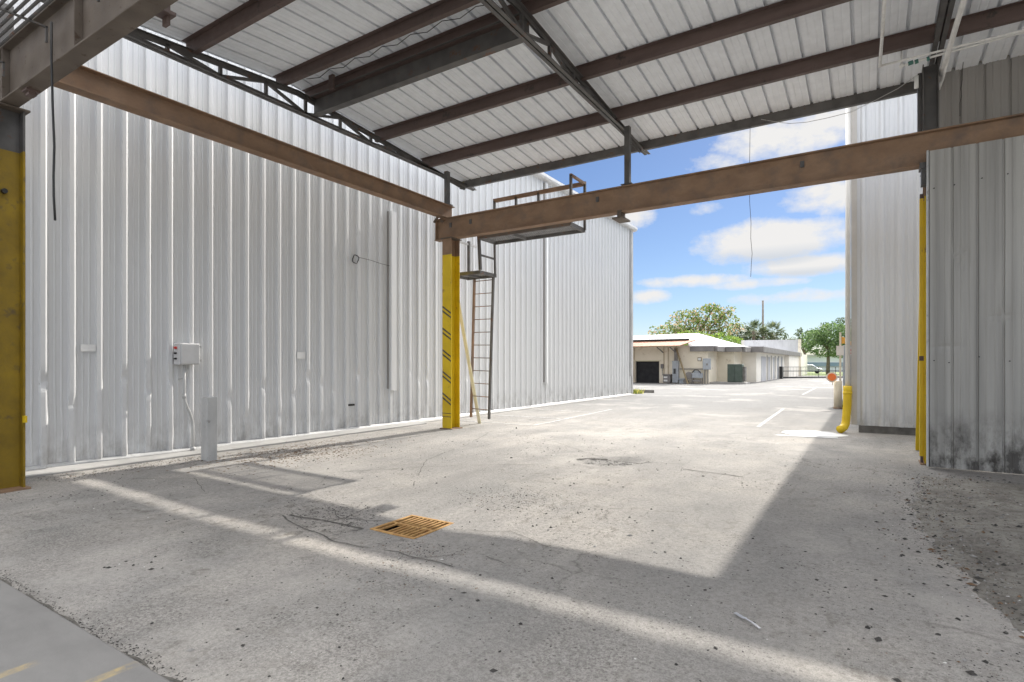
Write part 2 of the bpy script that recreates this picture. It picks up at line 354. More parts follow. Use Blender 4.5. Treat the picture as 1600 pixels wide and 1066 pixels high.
        ob = bpy.data.objects.new(name, me); COL.objects.link(ob); ob.location = loc
        if parent is not None: ob.parent = parent
        return ob
def tag(o, label=None, cat=None, group=None, kind=None):
    if label: o['label'] = label
    if cat: o['category'] = cat
    if group: o['group'] = group
    if kind: o['kind'] = kind
    return o
def thing(name, loc, label, cat, group=None):
    o = bpy.data.objects.new(name, None); COL.objects.link(o); o.location = loc; o.empty_display_size = .2
    return tag(o, label, cat, group)
def bevel(o, w=.005, seg=1):
    m = o.modifiers.new('bevel', 'BEVEL'); m.width = w; m.segments = seg; m.limit_method = 'ANGLE'; return o
def sphere(mb, c, r, seg=10, mi=0, squash=(1,1,1)):
    vs = []; fs = []; c = V(c); rings = seg//2
    for i in range(rings+1):
        th = math.pi*i/rings
        for j in range(seg):
            ph = 2*math.pi*j/seg
            vs.append(c + V((math.sin(th)*math.cos(ph)*squash[0], math.sin(th)*math.sin(ph)*squash[1], math.cos(th)*squash[2]))*r)
    for i in range(rings):
        for j in range(seg): fs.append((i*seg+j, i*seg+(j+1)%seg, (i+1)*seg+(j+1)%seg, (i+1)*seg+j))
    mb.add(vs, fs, mi)

# ------------------------------------------------------------------ sun direction (fixed by the shadows on the yard)
TO_SUN = V((.068, 1.41, 1)).normalized()

# ------------------------------------------------------------------ ground
GX0, GX1, GY0, GY1 = -3.90, -3.36, 3.66, 4.22     # drain opening
def gz(x, y):
    if x < -12 or x > 6 or y < -2 or y > 18: return 0.
    z = .010*noise.noise(V((x*.7, y*.7, 0))) + .005*noise.noise(V((x*2.3, y*2.3, 3)))
    d = math.hypot(x+3.65, y-3.8); z -= .035*math.exp(-(d/.9)**2)
    d = math.hypot((x+5.6)*.6, y-3.3); z -= .03*math.exp(-(d/.8)**2)
    dx, dy = (x+3.33), (y-8.12); a = .78; px = dx*math.cos(a)+dy*math.sin(a); py = -dx*math.sin(a)+dy*math.cos(a)
    e = math.hypot(px/.62, py/.36) + .28*noise.noise(V((x*4, y*4, 7)))
    if e < 1: z -= .045*min(1, (1-e)*4) - .02*abs(noise.noise(V((x*9, y*9, 1))))
    edge = min(1, (x+12)/2, (6-x)/2, (y+2)/2, (18-y)/3)
    return z*max(0, edge)
def axis(cuts, a, b, step, far):
    v = [a + i*step for i in range(int(round((b-a)/step))+1)] + cuts + far
    v = sorted(set(round(t, 4) for t in v))
    out = [v[0]]
    for t in v[1:]:
        if t - out[-1] < .02 and t not in cuts: continue
        if t - out[-1] < .02 and t in cuts and out[-1] not in cuts: out[-1] = t
        else: out.append(t)
    return out
xs = axis([GX0, GX1], -12, 6, .085, [-900, -300, -120, -60, -35, -22, 10, 20, 45, 120, 300, 900])
ys = axis([GY0, GY1], -2, 18, .085, [-600, -200, -60, -20, -8, 24, 32, 45, 60, 80, 120, 200, 400, 900])
g = MB(); nx = len(xs)
g.v = [V((x, y, gz(x, y))) for y in ys for x in xs]
for j in range(len(ys)-1):
    for i in range(nx-1):
        if xs[i] >= GX0-.001 and xs[i+1] <= GX1+.001 and ys[j] >= GY0-.001 and ys[j+1] <= GY1+.001: continue
        g.f.append((j*nx+i, j*nx+i+1, (j+1)*nx+i+1, (j+1)*nx+i)); g.mi.append(0)
tag(g.build('asphalt_yard', M['ground'], origin=(0,0,0), smooth=True, fixn=False), kind='structure')

# concrete floor slab of the bay the camera stands in, with two worn yellow dashes
sl = MB(); sl.box((-14, -2.2, -.2), (7, 1.34, .022))
tag(bevel(sl.build('concrete_slab', M['slab'], origin=(0,0,0)), .012, 2), kind='structure')

# loose dirt bank on the right
dm = MB(); out = [(.60,9.3),(.50,8.2),(.38,7.3),(.37,6.73),(.42,5.9),(.44,5.55),(.55,5.2),(.60,4.75),(.66,4.39),(.70,4.0),(.78,3.4),(.9,2.6)]
def dirt_edge(y):
    for (x0, y0), (x1, y1) in zip(out, out[1:]):
        if y0 >= y >= y1: return x0 + (x1-x0)*(y0-y)/(y0-y1)
    return out[-1][0]
def dirt_h(x, y, t):
    return min(1, t*3.2)*(.016 + .05*abs(noise.noise(V((x*1.7, y*1.7, 2)))) + .022*noise.noise(V((x*8, y*8, 4))) + .012*noise.noise(V((x*21, y*21, 6))))
ny, nxx = 150, 70
for j in range(ny+1):
    y = 2.6 + (9.3-2.6)*j/ny
    for i in range(nxx+1):
        t = i/nxx; x0 = dirt_edge(y) + .10*noise.noise(V((0, y*3.1, 5))) + .04*noise.noise(V((0, y*11, 5)))
        x = x0 + t*t*4 + t*3.2
        h = dirt_h(x, y, t)*min(1, j/6, (ny-j)/10 + .02)
        dm.v.append(V((x, y, gz(x, y) - .004 + h + (0.007 if t > 0 else 0))))
for j in range(ny):
    for i in range(nxx):
        k = nxx+1; dm.f.append((j*k+i, j*k+i+1, (j+1)*k+i+1, (j+1)*k+i)); dm.mi.append(0)
tag(dm.build('dirt_bank', M['dirt'], origin=(0,0,0), smooth=True, fixn=False), kind='structure')

# wall footing strip along the big building
ft = MB(); ft.box((-9.86, -4, -.2), (-9.28, 10.6, .035)); ft.box((-9.86, 10.6, -.2), (-9.55, 26.3, .03))
tag(bevel(ft.build('concrete_footing', M['concrete'], origin=(0,0,0)), .01), kind='structure')

# painted bay lines
rm = MB()
def line(p, q, w):
    d = V((q[0]-p[0], q[1]-p[1], 0)).normalized(); n = V((-d.y, d.x, 0))*w/2
    L = math.hypot(q[0]-p[0], q[1]-p[1]); k = max(1, int(L/.4))
    for i in range(k):
        a = V((*p, 0)).lerp(V((*q, 0)), i/k); b = V((*p, 0)).lerp(V((*q, 0)), (i+1)/k)
        rm.add([V((c.x, c.y, gz(c.x, c.y)+.006)) for c in (a-n, b-n, b+n, a+n)], [(0,1,2,3)])
for p, q in (((-2.21,14.41),(-2.38,20.62)), ((-2.69,30.6),(-2.77,41.3)), ((-2.8,48),(-2.85,58)),
             ((-6.85,11.7),(-7.14,17.3)), ((-9.2,11.72),(-6.95,11.72)), ((-9.2,13.5),(-7.07,13.55)), ((-9.3,15.9),(-7.2,15.9))):
    line(p, q, .09)
tag(rm.build('bay_line', M['road_paint'], origin=(0,0,0), fixn=False), kind='structure')

# cracks broken through the surface, plus a painted shadow line at the pothole rim
cr = MB()
def crack_and_shade(pts, w):
    P = []
    for a, b in zip(pts, pts[1:]):
        L = math.hypot(b[0]-a[0], b[1]-a[1]); k = max(2, int(L/.07))
        for i in range(k):
            t = i/k; x = a[0]+(b[0]-a[0])*t; y = a[1]+(b[1]-a[1])*t
            x += .035*noise.noise(V((x*5, y*5, 1))); y += .035*noise.noise(V((x*5, y*5, 9)))
            P.append(V((x, y, 0)))
    P.append(V((*pts[-1], 0)))
    for i in range(len(P)-1):
        a, b = P[i], P[i+1]; d = (b-a).normalized(); n = V((-d.y, d.x, 0))
        wa = w*(.35+.9*abs(noise.noise(a*6))); wb = w*(.35+.9*abs(noise.noise(b*6)))
        if w < .03 and noise.noise(a*2.1) < -.28: continue
        cr.add([V((c.x, c.y, gz(c.x, c.y)+.005)) for c in (a-n*wa, b-n*wb, b+n*wb, a+n*wa)], [(0,1,2,3)])
for pts, w in (([(-8,1.352),(-5.5,1.352),(-2.5,1.352),(1,1.352)], .016), ([(-4.9,3.5),(-4.3,3.6),(-3.95,3.62)], .028), ([(-4.95,3.45),(-4.4,3.3),(-3.8,3.22),(-3.2,3.3),(-2.6,3.25)], .011),
               ([(-4.5,3.33),(-4.35,3.75),(-4.45,4.2)], .009), ([(-4.05,3.24),(-3.95,3.6)], .008), ([(-3.6,3.22),(-3.4,3.6)], .007),
               ([(-4.7,3.9),(-4.4,3.72),(-4.0,3.9)], .008), ([(-3.35,4.0),(-2.7,4.2),(-2.2,4.0)], .006),
               ([(-3.0,3.25),(-2.6,3.6),(-2.3,3.5)], .007), ([(-6.2,5.2),(-5.0,6.6),(-4.0,7.3),(-3.6,8.0)], .009),
               ([(-4.7,5.1),(-5.8,6.6),(-6.4,8.6),(-7.0,10)], .008), ([(-3.0,8.2),(-1.8,8.6),(-.6,8.1)], .009), ([(-6.5,10.2),(-5,9.4),(-3.7,8.4)], .006),
               ([(-2.2,8.0),(-1.4,7.9)], .018), ([(-3.86,7.98),(-3.72,8.22),(-3.4,8.38),(-3.1,8.36),(-2.85,8.34),(-2.8,8.26)], .05), ([(-3.8,7.99),(-3.5,7.95),(-3.1,8.12),(-2.85,8.26)], .012), ([(-3.5,8.3),(-3.4,8.05),(-3.15,8.2)], .014), ([(-3.2,8.34),(-3.1,8.15)], .016), ([(-6.6,3.6),(-7.4,3.9),(-8.1,3.5)], .007),  # the widest ribbon draws the shadow of the pothole's far edge
               ([(-2.8,12),(-1,13),(0,12.7)], .012), ([(-7,14),(-5,13.2),(-3,13.8)], .012), ([(-8,19),(-5,20.5),(-2,19.6)], .02), ([(-9,23.5),(-6,25.5),(-1,25)], .03)):
    crack_and_shade(pts, w)
tag(cr.build('ground_crack_and_shade', M['crack_and_shade'], origin=(0,0,0), fixn=False), kind='structure')

# loose stones and litter
gv = MB()
def pebble(x, y, r, mi, flat=.6):
    if mi == 2: r *= .55
    z = gz(x, y); a = R.random()*6.28
    if 2.7 < y < 9.2 and x > dirt_edge(y): z += dirt_h(x, y, (x-dirt_edge(y))/3.2) + .003
    q = [(1,0,0),(-1,0,0),(0,1,0),(0,-1,0),(0,0,1),(0,0,-.3)]
    st = R.uniform(.6, 1.8)
    vs = []
    for p in q:
        px, py, pz = (c*R.uniform(.7, 1.25) for c in p); px *= st
        vs.append((x + (px*math.cos(a)-py*math.sin(a))*r, y + (px*math.sin(a)+py*math.cos(a))*r, z + pz*r*flat + r*.15))
    gv.add(vs, [(0,2,4),(2,1,4),(1,3,4),(3,0,4),(2,0,5),(1,2,5),(3,1,5),(0,3,5)], mi)
clus = [(R.uniform(-9, 1), R.uniform(1.5, 10), R.uniform(.2, .8)) for _ in range(34)]
for i in range(4300):
    if i % 2:
        cx, cy, cs = R.choice(clus); x = R.gauss(cx, cs); y = R.gauss(cy, cs*.8)
    else: x = R.uniform(-9.2, 2); y = R.uniform(1.4, 13)
    if (GX0-.05 < x < GX1+.05 and GY0-.05 < y < GY1+.05) or y < 1.36 or x < -9.2 or (x > .55 and y > 9.9): continue
    pebble(x, y, min(.016, R.expovariate(1)*.0032 + .0025), R.choice([0,0,0,0,0,1,1,2]))
for i in range(4200):
    y = R.uniform(2.6, 9.6); x = dirt_edge(y) + (R.expovariate(1)*.6 - .05 if i % 4 else R.gauss(0, .22))
    if x < 2.8: pebble(x, y, min(.022, R.expovariate(1)*.004 + .0025), R.choice([0,0,0,1,1,1,3,3,1,0,0,1,2]))
for i in range(1500):   # leaf litter drifted against the footing
    x = R.gauss(-8.1, .55); y = R.gauss(6.0, .8)
    if x > -9.25: pebble(x, y, R.uniform(.004, .018), 3, .4)
for cx, cy, sx_, sy_, n_ in ((-3.3, 5.25, .42, .28, 800), (-.95, 1.95, .16, .14, 700), (-3.1, 3.45, .3, .12, 300), (-2.9, 2.9, .4, .25, 300)):   # patches of dark crumbled surface
    for i in range(n_): pebble(R.gauss(cx, sx_), R.gauss(cy, sy_), R.uniform(.002, .008), R.choice([0,0,0,3,1]), .5)
for i in range(2600):   # dark grit gathered along the slab edge
    x = R.uniform(-7.5, .5); y = 1.35 + abs(R.gauss(0, .045)); pebble(x, y, R.uniform(.0015, .006), R.choice([0,0,0,1]), .7)
for i in range(150):   # broken stones lying in the pothole
    u, v = R.gauss(0, .27), R.gauss(0, .13); ca, sa = math.cos(.34), math.sin(.34)
    pebble(-3.33+u*ca-v*sa, 8.12+u*sa+v*ca, R.uniform(.006, .018), R.choice([0,1,1,1,2]), .5)
for i in range(700):   # black crumbs blown along the wall footing
    x = R.gauss(-8.95, .22); y = R.uniform(2.8, 5.0)
    if x > -9.3: pebble(x, y, R.uniform(.003, .012), R.choice([0,0,0,3]), .5)
for i in range(500):
    x = R.gauss(-4.45, .35); y = R.gauss(3.75, .2)
    if not (GX0-.05 < x < GX1+.05): pebble(x, y, R.uniform(.003, .010), 0, .5)
for x, y, r in ((.0,3.75,.03),(.05,3.62,.036),(.12,3.2,.028),(-.05,2.95,.034),(-.22,4.2,.02),(-.42,5.0,.022),(.24,3.0,.026),(-.3,4.4,.02),(.02,4.05,.026),(-2.6,4.5,.02),(-6.5,5.3,.03),(-4.8,7.5,.03),(-6.9,11.0,.06)):
    pebble(x, y, r*.55, 0, .8)
tag(gv.build('gravel', [mat('dark_stone', (.03,.028,.026), (.06,.055,.05), .9), mat('grey_stone', (.22,.21,.20), (.34,.33,.31), .9), mat('pale_stone', (.55,.54,.52), (.66,.65,.62), .8), mat('brown_litter', (.10,.06,.035), (.19,.12,.07), .9)], origin=(0,0,0), fixn=False), kind='stuff')

# ------------------------------------------------------------------ big white building on the left
WX = -9.82; PITCH = .339
RIB = [(0,0),(.012,.048),(.062,.048),(.074,.045),(.086,.036),(.112,.006),(.124,0),(.172,0),(.180,.009),(.194,.009),(.204,0),(.252,0),(.260,.009),(.274,.009),(.284,0)]
dent = random.Random(3)
dents = {k: (dent.choice([1.25,1.3,.9,.5,1.1]), dent.uniform(.25, .8), dent.uniform(-.014, .014)) for k in range(-5, 100) if dent.random() < .72}
def warp_left(t, z, h, k):
    y = t - 4.0
    dt = 0.; hh = h
    if z < 2.2 and k in dents and y < 14:
        zc, amt, sh = dents[k]
        q = math.exp(-((z-zc)/.10)**2)
        if h > .02: hh = h*(1 - amt*q) ; dt += sh*q
        dt += sh*.6*math.exp(-((z-.55)/.35)**2)
    hh += .006*noise.noise(V((y*1.1, z*.45, 0)))*min(1, z)
    if z < .5 and h > .02 and (k*7) % 5 == 0 and y > 4: hh *= .35 + z
    return hh, dt
b = thing('metal_building', (WX-9, 11, 0), 'tall white ribbed metal building along the left side of the yard', 'building')
zst = [.06,.14,.22,.32,.42,.5,.6,.7,.8,.9,1.0,1.05,1.1,1.15,1.2,1.25,1.3,1.35,1.4,1.5,1.7,2.0,2.4,3,3.7,4.5,5.4,6.4,7.4,8.16]
w = MB(); w.sheet((WX, -4, 0), (0,1,0), (0,0,1), (1,0,0), 30.27, zst, RIB, PITCH, .04, phase=3.11+4-.09-21*PITCH, warp=warp_left)
w.build('siding', M['siding'], b)
bo = MB(); bo.box((WX-18, -4, 0), (WX-.045, 26.22, 8.1)); bo.build('wall', M['siding_dark'], b)
rf = MB(); rf.poly([(WX-18.3,-4.3,11.2),(WX-9,-4.3,11.9),(WX+.16,-4.3,8.22),(WX+.16,26.6,8.22),(WX-9,26.6,11.9)][1:], .1)
rf.poly([(WX-9,-4.3,11.9),(WX-9,26.6,11.9),(WX-18.3,26.6,8.2),(WX-18.3,-4.3,8.2)], .1)
rf.build('roof', M['white'], b)
ev = MB(); ev.sweep((WX, -4.3, 8.2), (WX, 26.6, 8.2), [(-.02,-.16),(.17,-.12),(.21,-.06),(.21,.04),(-.02,.0)]); ev.build('eave_gutter', M['trim'], b)
ct = MB(); ct.box((WX-.1, 26.24, .05), (WX+.075, 26.36, 8.0)); ct.box((WX+.01, 26.05, .9), (WX+.11, 26.17, 8.0)); ct.build('corner_trim', M['steelpost'], b)
bt = MB(); bt.sweep((WX+.01, -4, .045), (WX+.01, 26.2, .045), [(0,-.03),(.075,-.03),(.06,.0),(.012,.035),(0,.035)]); bt.build('base_flashing', M['steelpost'], b)
jt = MB(); jt.sweep((WX, 9.9, .86), (WX, 9.9, 5.2), [(-.13,.0),(.10,.0),(.10,.06),(.06,.12),(-.12,.13),(-.13,.12)], (1,0,0))
jt.build('joint_trim', M['siding'], b)
jt = MB(); jt.box((WX+.0, 9.750, .9), (WX+.055, 9.768, 5.2)); jt.build('joint_shade_strip', M['siding_dark'], b)  # dark strip stands in for shade on the trim's near side
jt = MB(); jt.sweep((WX, 17.6, .8), (WX, 17.6, 8.0), [(-.11,.0),(.10,.0),(.10,.06),(.05,.10),(-.10,.13),(-.11,.12)], (1,0,0)); jt.build('joint_trim', M['siding'], b)
jt = MB(); jt.box((WX+.0, 17.468, .85), (WX+.055, 17.488, 8.0)); jt.build('joint_shade_strip', M['siding_dark'], b)  # shade line put in as a dark strip beside the second trim
for y, z, wd, hh in ((3.6, 1.74, .19, .105), (7.3, 1.68, .20, .14)):
    p = MB(); p.box((WX+.036, y-wd/2, z-hh/2), (WX+.041, y+wd/2, z+hh/2)); p.build('patch_plate', M['pale_tag'], b)
p = MB(); p.box((WX+.0, 8.55, .56), (WX+.03, 8.72, .60)); p.build('vent_slot', M['black'], b)
scw = MB()
for k in range(-12, 68):
    y = 3.08 + k*PITCH - .03
    for z in (.16, 1.22, 2.75, 4.3, 5.85, 7.4):
        if -3.8 < y < 26 and not (9.7 < y < 10.1): scw.tube([(WX, y-.02, z), (WX+.012, y-.02, z)], .008, 6)
tag(scw.build('screw', M['steelpost'], b), kind='stuff')
# coil hanging on the wall with its wire
k = MB(); k.tube([(WX+.06+.02*math.sin(a*3), 8.72+.085*math.cos(a), 3.87+.10*math.sin(a)) for a in [i*math.pi/9 for i in range(0, 55)]], .011, 6)
k.tube([(WX+.05, 8.80, 3.93),(WX+.05, 9.2, 3.92),(WX+.05, 9.5, 3.89),(WX+.08, 9.84, 3.87)], .005, 5)
tag(k.build('wire_coil', M['black']), 'small black coil of wire with a loose tail on the white ribbed wall', 'wire')

# grey control box, its conduit and the square post
e = thing('control_box', (WX+.04, 5.14, 0), 'grey electrical control box with red and black switches on conduit by the white wall', 'electrical box')
x = MB(); x.box((WX+.05, 4.80, 1.49), (WX+.25, 5.14, 1.85)); bevel(x.build('enclosure', M['boxgrey'], e), .012, 2)
x = MB(); x.box((WX+.25, 4.825, 1.505), (WX+.262, 5.125, 1.835)); bevel(x.build('cover', M['boxgrey'], e), .006)
for z, mm, s in ((1.77,'redknob',.022), (1.68,'black',.017), (1.59,'black',.017)):
    x = MB(); x.tube([(WX+.15, 4.80, z), (WX+.15, 4.765, z)], s, 10); x.build('switch', M[mm], e)
for z in (1.56, 1.79):
    x = MB(); x.box((WX+.20, 5.14, z-.02), (WX+.25, 5.16, z+.02)); x.build('latch', M['steelpost'], e)
x = MB(); x.tube([(WX+.14,4.93,1.50),(WX+.14,4.93,1.10),(WX+.14,4.93,.98),(WX+.145,4.94,.88),(WX+.15,4.98,.76),(WX+.155,5.03,.64),(WX+.155,5.06,.52),(WX+.155,5.065,.40),(WX+.155,5.065,.03)], .022, 10)
x.tube([(WX+.14,4.93,1.0),(WX+.14,4.93,.92)], .028, 10); x.tube([(WX+.155,5.065,.09),(WX+.155,5.065,.03)], .04, 10)
x.build('conduit', M['steelpost'], e, smooth=True)
x = MB(); x.tube([(WX+.10,5.0,1.50),(WX+.10,5.005,1.38),(WX+.09,4.99,1.30),(WX+.06,4.96,1.26),(WX+.045,4.88,1.24)], .010, 8); x.build('cable', M['steelpost'], e, smooth=True)
ps = MB(); ps.box((-8.76, 4.71, -.02), (-8.57, 4.87, .985))
tag(bevel(ps.build('guard_post', M['steelpost']), .012, 2), 'plain grey square guard post standing in front of the white wall', 'post')

# ------------------------------------------------------------------ crane bay columns and beams
def column(loc, label, top, grimy_shaded, brown_to, group):
    cx, cy = loc
    c = thing('steel_column', (cx, cy, 0), label, 'column', group)
    s = MB(); s.ibeam((cx, cy, .0), (cx, cy, top), .32, .26, .02, .014, (0,1,0)); s.build('yellow_shaft', M['yellow_dirty_shaded'] if grimy_shaded else M['yellow'], c)
    s = MB(); s.ibeam((cx, cy, top), (cx, cy, brown_to-.02), .318, .258, .02, .014, (0,1,0)); s.build('bare_head', M['greysteel'] if grimy_shaded else M['rust'], c)
    s = MB(); s.box((cx-.16, cy-.2, brown_to-.02), (cx+.16, cy+.2, brown_to)); s.build('cap_plate', M['rust_grey'], c)
    s = MB(); s.box((cx-.18, cy-.2, -.01), (cx+.18, cy+.2, .022)); s.build('base_plate', M['rust'], c)
    return c
GC = 'yellow painted crane bay columns'
cn = column((-8.66, 2.34), 'dirty, shade-darkened yellow steel column with dark top, nearest at the left edge', 4.05, True, 4.55, GC)
x = MB(); x.tube([(-8.655,2.33,3.55),(-8.60,2.33,3.55)], .03, 8); x.build('bolt', M['black'], cn)
x = MB(); x.box((-8.53,2.47,.80),(-8.47,2.5,.88)); x.build('tag', M['yellow'], cn)
cm = column((-8.17, 10.17), 'yellow steel column with black slanted stripes carrying the front beam corner', 4.02, False, 4.41, GC)
st = MB()
for z in (2.72, 2.16, 1.60, 1.04):
    pass
for i in range(5):
    z = 2.80 - i*.50
    for dz in (0, -.10):
        a = z + dz
        st.add([(-8.298, 10.0075, a+.05), (-8.05, 10.0075, a-.11), (-8.05, 10.0075, a-.155), (-8.298, 10.0075, a+.005)], [(0,3,2,1)])
        st.add([(-8.298, 10.0095, a+.05), (-8.05, 10.0095, a-.11), (-8.05, 10.0095, a-.155), (-8.298, 10.0095, a+.005)], [(0,1,2,3)])
for z in (.28, .36): st.box((-8.298, 10.006, z), (-8.044, 10.0095, z+.014))
st.build('warning_stripe', M['stripe'], cm, fixn=False)
x = MB(); x.tube([(-8.31,10.05,3.78),(-8.31,10.05,3.70)], .02, 8); x.build('bolt', M['black'], cm)
crr = column((.84, 10.45), 'yellow steel column mostly hidden behind the grey corrugated wall on the right', 4.0, False, 4.41, GC)

def beam(name, p0, p1, d, w, m, label, stiff=(), tw=.016, tf=.022):
    c = thing(name, tuple((V(p0)+V(p1))/2), label, 'beam')
    s = MB(); s.ibeam(p0, p1, d, w, tf, tw); bevel(s.build('girder', m, c), .004)
    dr = (V(p1)-V(p0)).normalized(); sd = dr.cross(V((0,0,1)))
    for q in stiff:
        P = V(p0) + dr*q
        s = MB()
        for sg in (1, -1):
            a = P + sd*sg*(w/4); s.bar(a - V((0,0,d/2-tf)), a + V((0,0,d/2-tf)), w/2-.02, .014, dr)
        s.build('stiffener', m, c)
    return c
bf = beam('crane_beam', (-8.62, 10.2, 4.66), (9.6, 10.2, 4.66), .50, .19, M['rust'], 'long rusty brown beam spanning the open front of the bay', (.0+.02,))
for xx, zz in ((-7.62,4.74),(-8.2,4.74),(-4.5,4.75),(-.9,4.75)):
    s = MB(); s.box((xx-.03, 10.17, zz-.05), (xx+.03, 10.191, zz+.05)); s.build('plate', M['greysteel'], bf)
s = MB(); s.tube([(-8.42,10.17,4.86),(-8.42,10.12,4.86)], .035, 10); s.tube([(-7.9,10.17,4.90),(-7.9,10.13,4.89)], .02, 8); s.build('bolt', M['rust_grey'], bf)
s = MB(); s.box((-4.05, 10.09, 4.30), (-3.97, 10.31, 4.445)); s.box((-4.12, 10.0, 4.27), (-3.90, 10.40, 4.30)); s.build('hanger_bracket', M['rust_grey'], bf)
s = MB(); s.box((.66, 10.10, 4.12), (.79, 10.25, 4.36)); s.box((.64,10.08,4.36),(.80,10.3,4.444)); s.build('stub_bracket', M['greysteel'], bf)
bl = beam('crane_beam', (-8.35, 2.36, 5.07), (-8.35, 10.42, 5.07), .31, .20, M['rust'], 'rusty brown beam running along the white wall between the columns', (), .012, .016)
s = MB(); s.bar((-8.44, 10.06, 4.98), (-8.6, 10.06, 4.83), .05, .03); s.build('brace', M['rust_grey'], bl)
bn_ = beam('crane_beam', (-9.5, 2.355, 4.88), (-1.5, 2.355, 4.88), .64, .18, M['rust_grey'], 'deep grey-brown girder overhead at the top left corner', (1.0, 3.0, 5, 6.5))
s = MB(); s.box((-7.97, 2.30, 4.535), (-7.82, 2.42, 4.56)); s.box((-7.95,2.33,4.50),(-7.85,2.40,4.535)); s.build('clip', M['primer'], bn_)
s = MB(); s.box((-5.35, 2.44, 4.60), (-5.20, 2.58, 4.63)); s.box((-5.32, 2.52, 4.52), (-5.24, 2.55, 4.70)); s.build('end_bracket', M['primer'], bn_)
s = MB()
for i in range(5): s.tube([(-9.6, 2.12 - i*.06, 4.98), (-3.0, 2.12 - i*.06, 4.98)], .015, 8)
for xx in (-8.35, -7.1, -5.9): s.box((xx-.012, 1.84, 4.945), (xx+.012, 2.26, 4.962)); s.box((xx-.012, 2.24, 4.80), (xx+.012, 2.26, 4.962))
tag(s.build('pipe_rack', M['greysteel']), 'bundle of thin dark pipes on brackets along the top left girder', 'pipes')
s = MB(); s.tube([(-6.94,2.24,4.95),(-6.94,2.24,4.6),(-6.94,2.25,4.1),(-6.93,2.26,3.7),(-6.95,2.26,3.4),(-6.945,2.26,3.2),(-6.91,2.26,2.95)], .011, 8)
tag(s.build('hanging_cable', M['black'], smooth=True), 'black cable hanging straight down from the top left girder', 'cable')
s = MB(); s.bar((-9.35, 2.52, 5.25), (-9.35, 2.52, 6.1), .16, .16, (1,0,0)); s.box((-9.48, 2.40, 5.20), (-9.22, 2.64, 5.25))
tag(s.build('dark_stub_post', M['greysteel']), 'dark square stub post rising above the pipes in the top left corner', 'post')

# leaning braces behind both front columns
s = MB(); s.bar((-8.27, 11.44, -.01), (-8.27, 10.40, 3.55), .085, .03, (0,1,0)); 
tag(s.build('brace_plank', M['paleyellow']), 'pale cream plank leaning against the back of the striped yellow column', 'plank')
s = MB(); s.bar((.77, 12.0, -.01), (.77, 10.70, 3.9), .14, .05, (0,1,0))
tag(s.build('brace_plank', M['yellow']), 'bright yellow plank leaning behind the edge of the grey corrugated wall', 'plank')
s = MB(); s.box((.655, 10.34, .12), (.70, 10.42, 3.98)); so = s
gp = thing('guard_strip', (.68, 10.4, 0), 'narrow yellow guard strip with brown ends at the edge of the grey corrugated wall', 'guard')
s.build('strip', M['yellow'], gp)
for a_, b_ in (((.66,10.345,3.98),(.705,10.43,4.05)), ((.655,10.335,1.55),(.705,10.43,1.62)), ((.665,10.345,-.02),(.70,10.41,.12))):
    s = MB(); s.box(a_, b_); s.build('end_cap', M['primer'], gp)

# ------------------------------------------------------------------ steel canopy
EZ = 6.20; SL = .082
RIDGE = 6.42
def rz(y): return EZ + SL*(11.5 - RIDGE) - SL*abs(y - RIDGE)
RX0, RX1, RY0, RY1 = -8.92, 10.0, 3.50, 11.62
cp = thing('steel_canopy', ((RX0+RX1)/2, 3, 6), 'open steel canopy roof with pale ribbed sheets over dark trusses', 'canopy')
LIN = [(0,0),(.006,.055),(.044,.055),(.050,0),(.13,0),(.137,.005),(.150,.005),(.157,0),(.225,0),(.232,.005),(.245,.005),(.252,0)]
def warp_roof(t, z, h, k): return h + .006*noise.noise(V((t*1.1, z*.9, 5))), 0
for y0_, dy in ((RY1, -1), (RY0, 1)):
    s = MB(); L_ = abs(RIDGE - y0_)
    s.sheet((RX0, y0_, rz(y0_)), (1,0,0), V((0,dy,SL)), (0,dy*SL,-1), RX1-RX0, [L_*i/12 for i in range(13)], [(a,-h) for a,h in LIN], .335, .075, warp=warp_roof)
    s.build('roof_sheet', M['liner'], cp)
s = MB(); s.sweep((RX0, RIDGE, rz(RIDGE)+.09), (RX1, RIDGE, rz(RIDGE)+.09), [(-.25,-.03),(0,-.01),(.25,-.03),(.25,0),(0,.03),(-.25,0)]); s.build('ridge_cap', M['trim'], cp)
PUR = [9.95, 8.45, 6.71, 6.10, 4.55]
xt = [-8.72, -4.05, .86, 5.5, 9.8]
for y in PUR:
    dp_ = .16 if 6 < y < 7 else .20
    s = MB(); s.zpurlin((RX0+.05, y, rz(y)-.005-dp_/2), (RX1-.05, y, rz(y)-.005-dp_/2), dp_, .075, .006)
    s.build('purlin', M['primer'], cp)
for y, fl in ((11.42, -1), (3.62, 1)):
    zc = 6.13 if y > 9 else rz(y) - .11
    s = MB(); s.channel((RX0+.02, y, zc), (RX1, y, zc), .20, .08, .008, flip=fl); s.build('eave_channel', M['greysteel'], cp)
for a, c in zip(xt[:1], xt[1:2]):
    s = MB(); s.channel((a, 6.80, 6.27), (c, 6.80, 6.27), .36, .13, .014, flip=1); s.build('deep_channel', M['greysteel'], cp)
s = MB(); s.bar((-7.9, 6.52, 6.30), (-7.9, 6.52, 6.55), .11, .05, (0,1,0)); s.build('clip', M['primer'], cp)
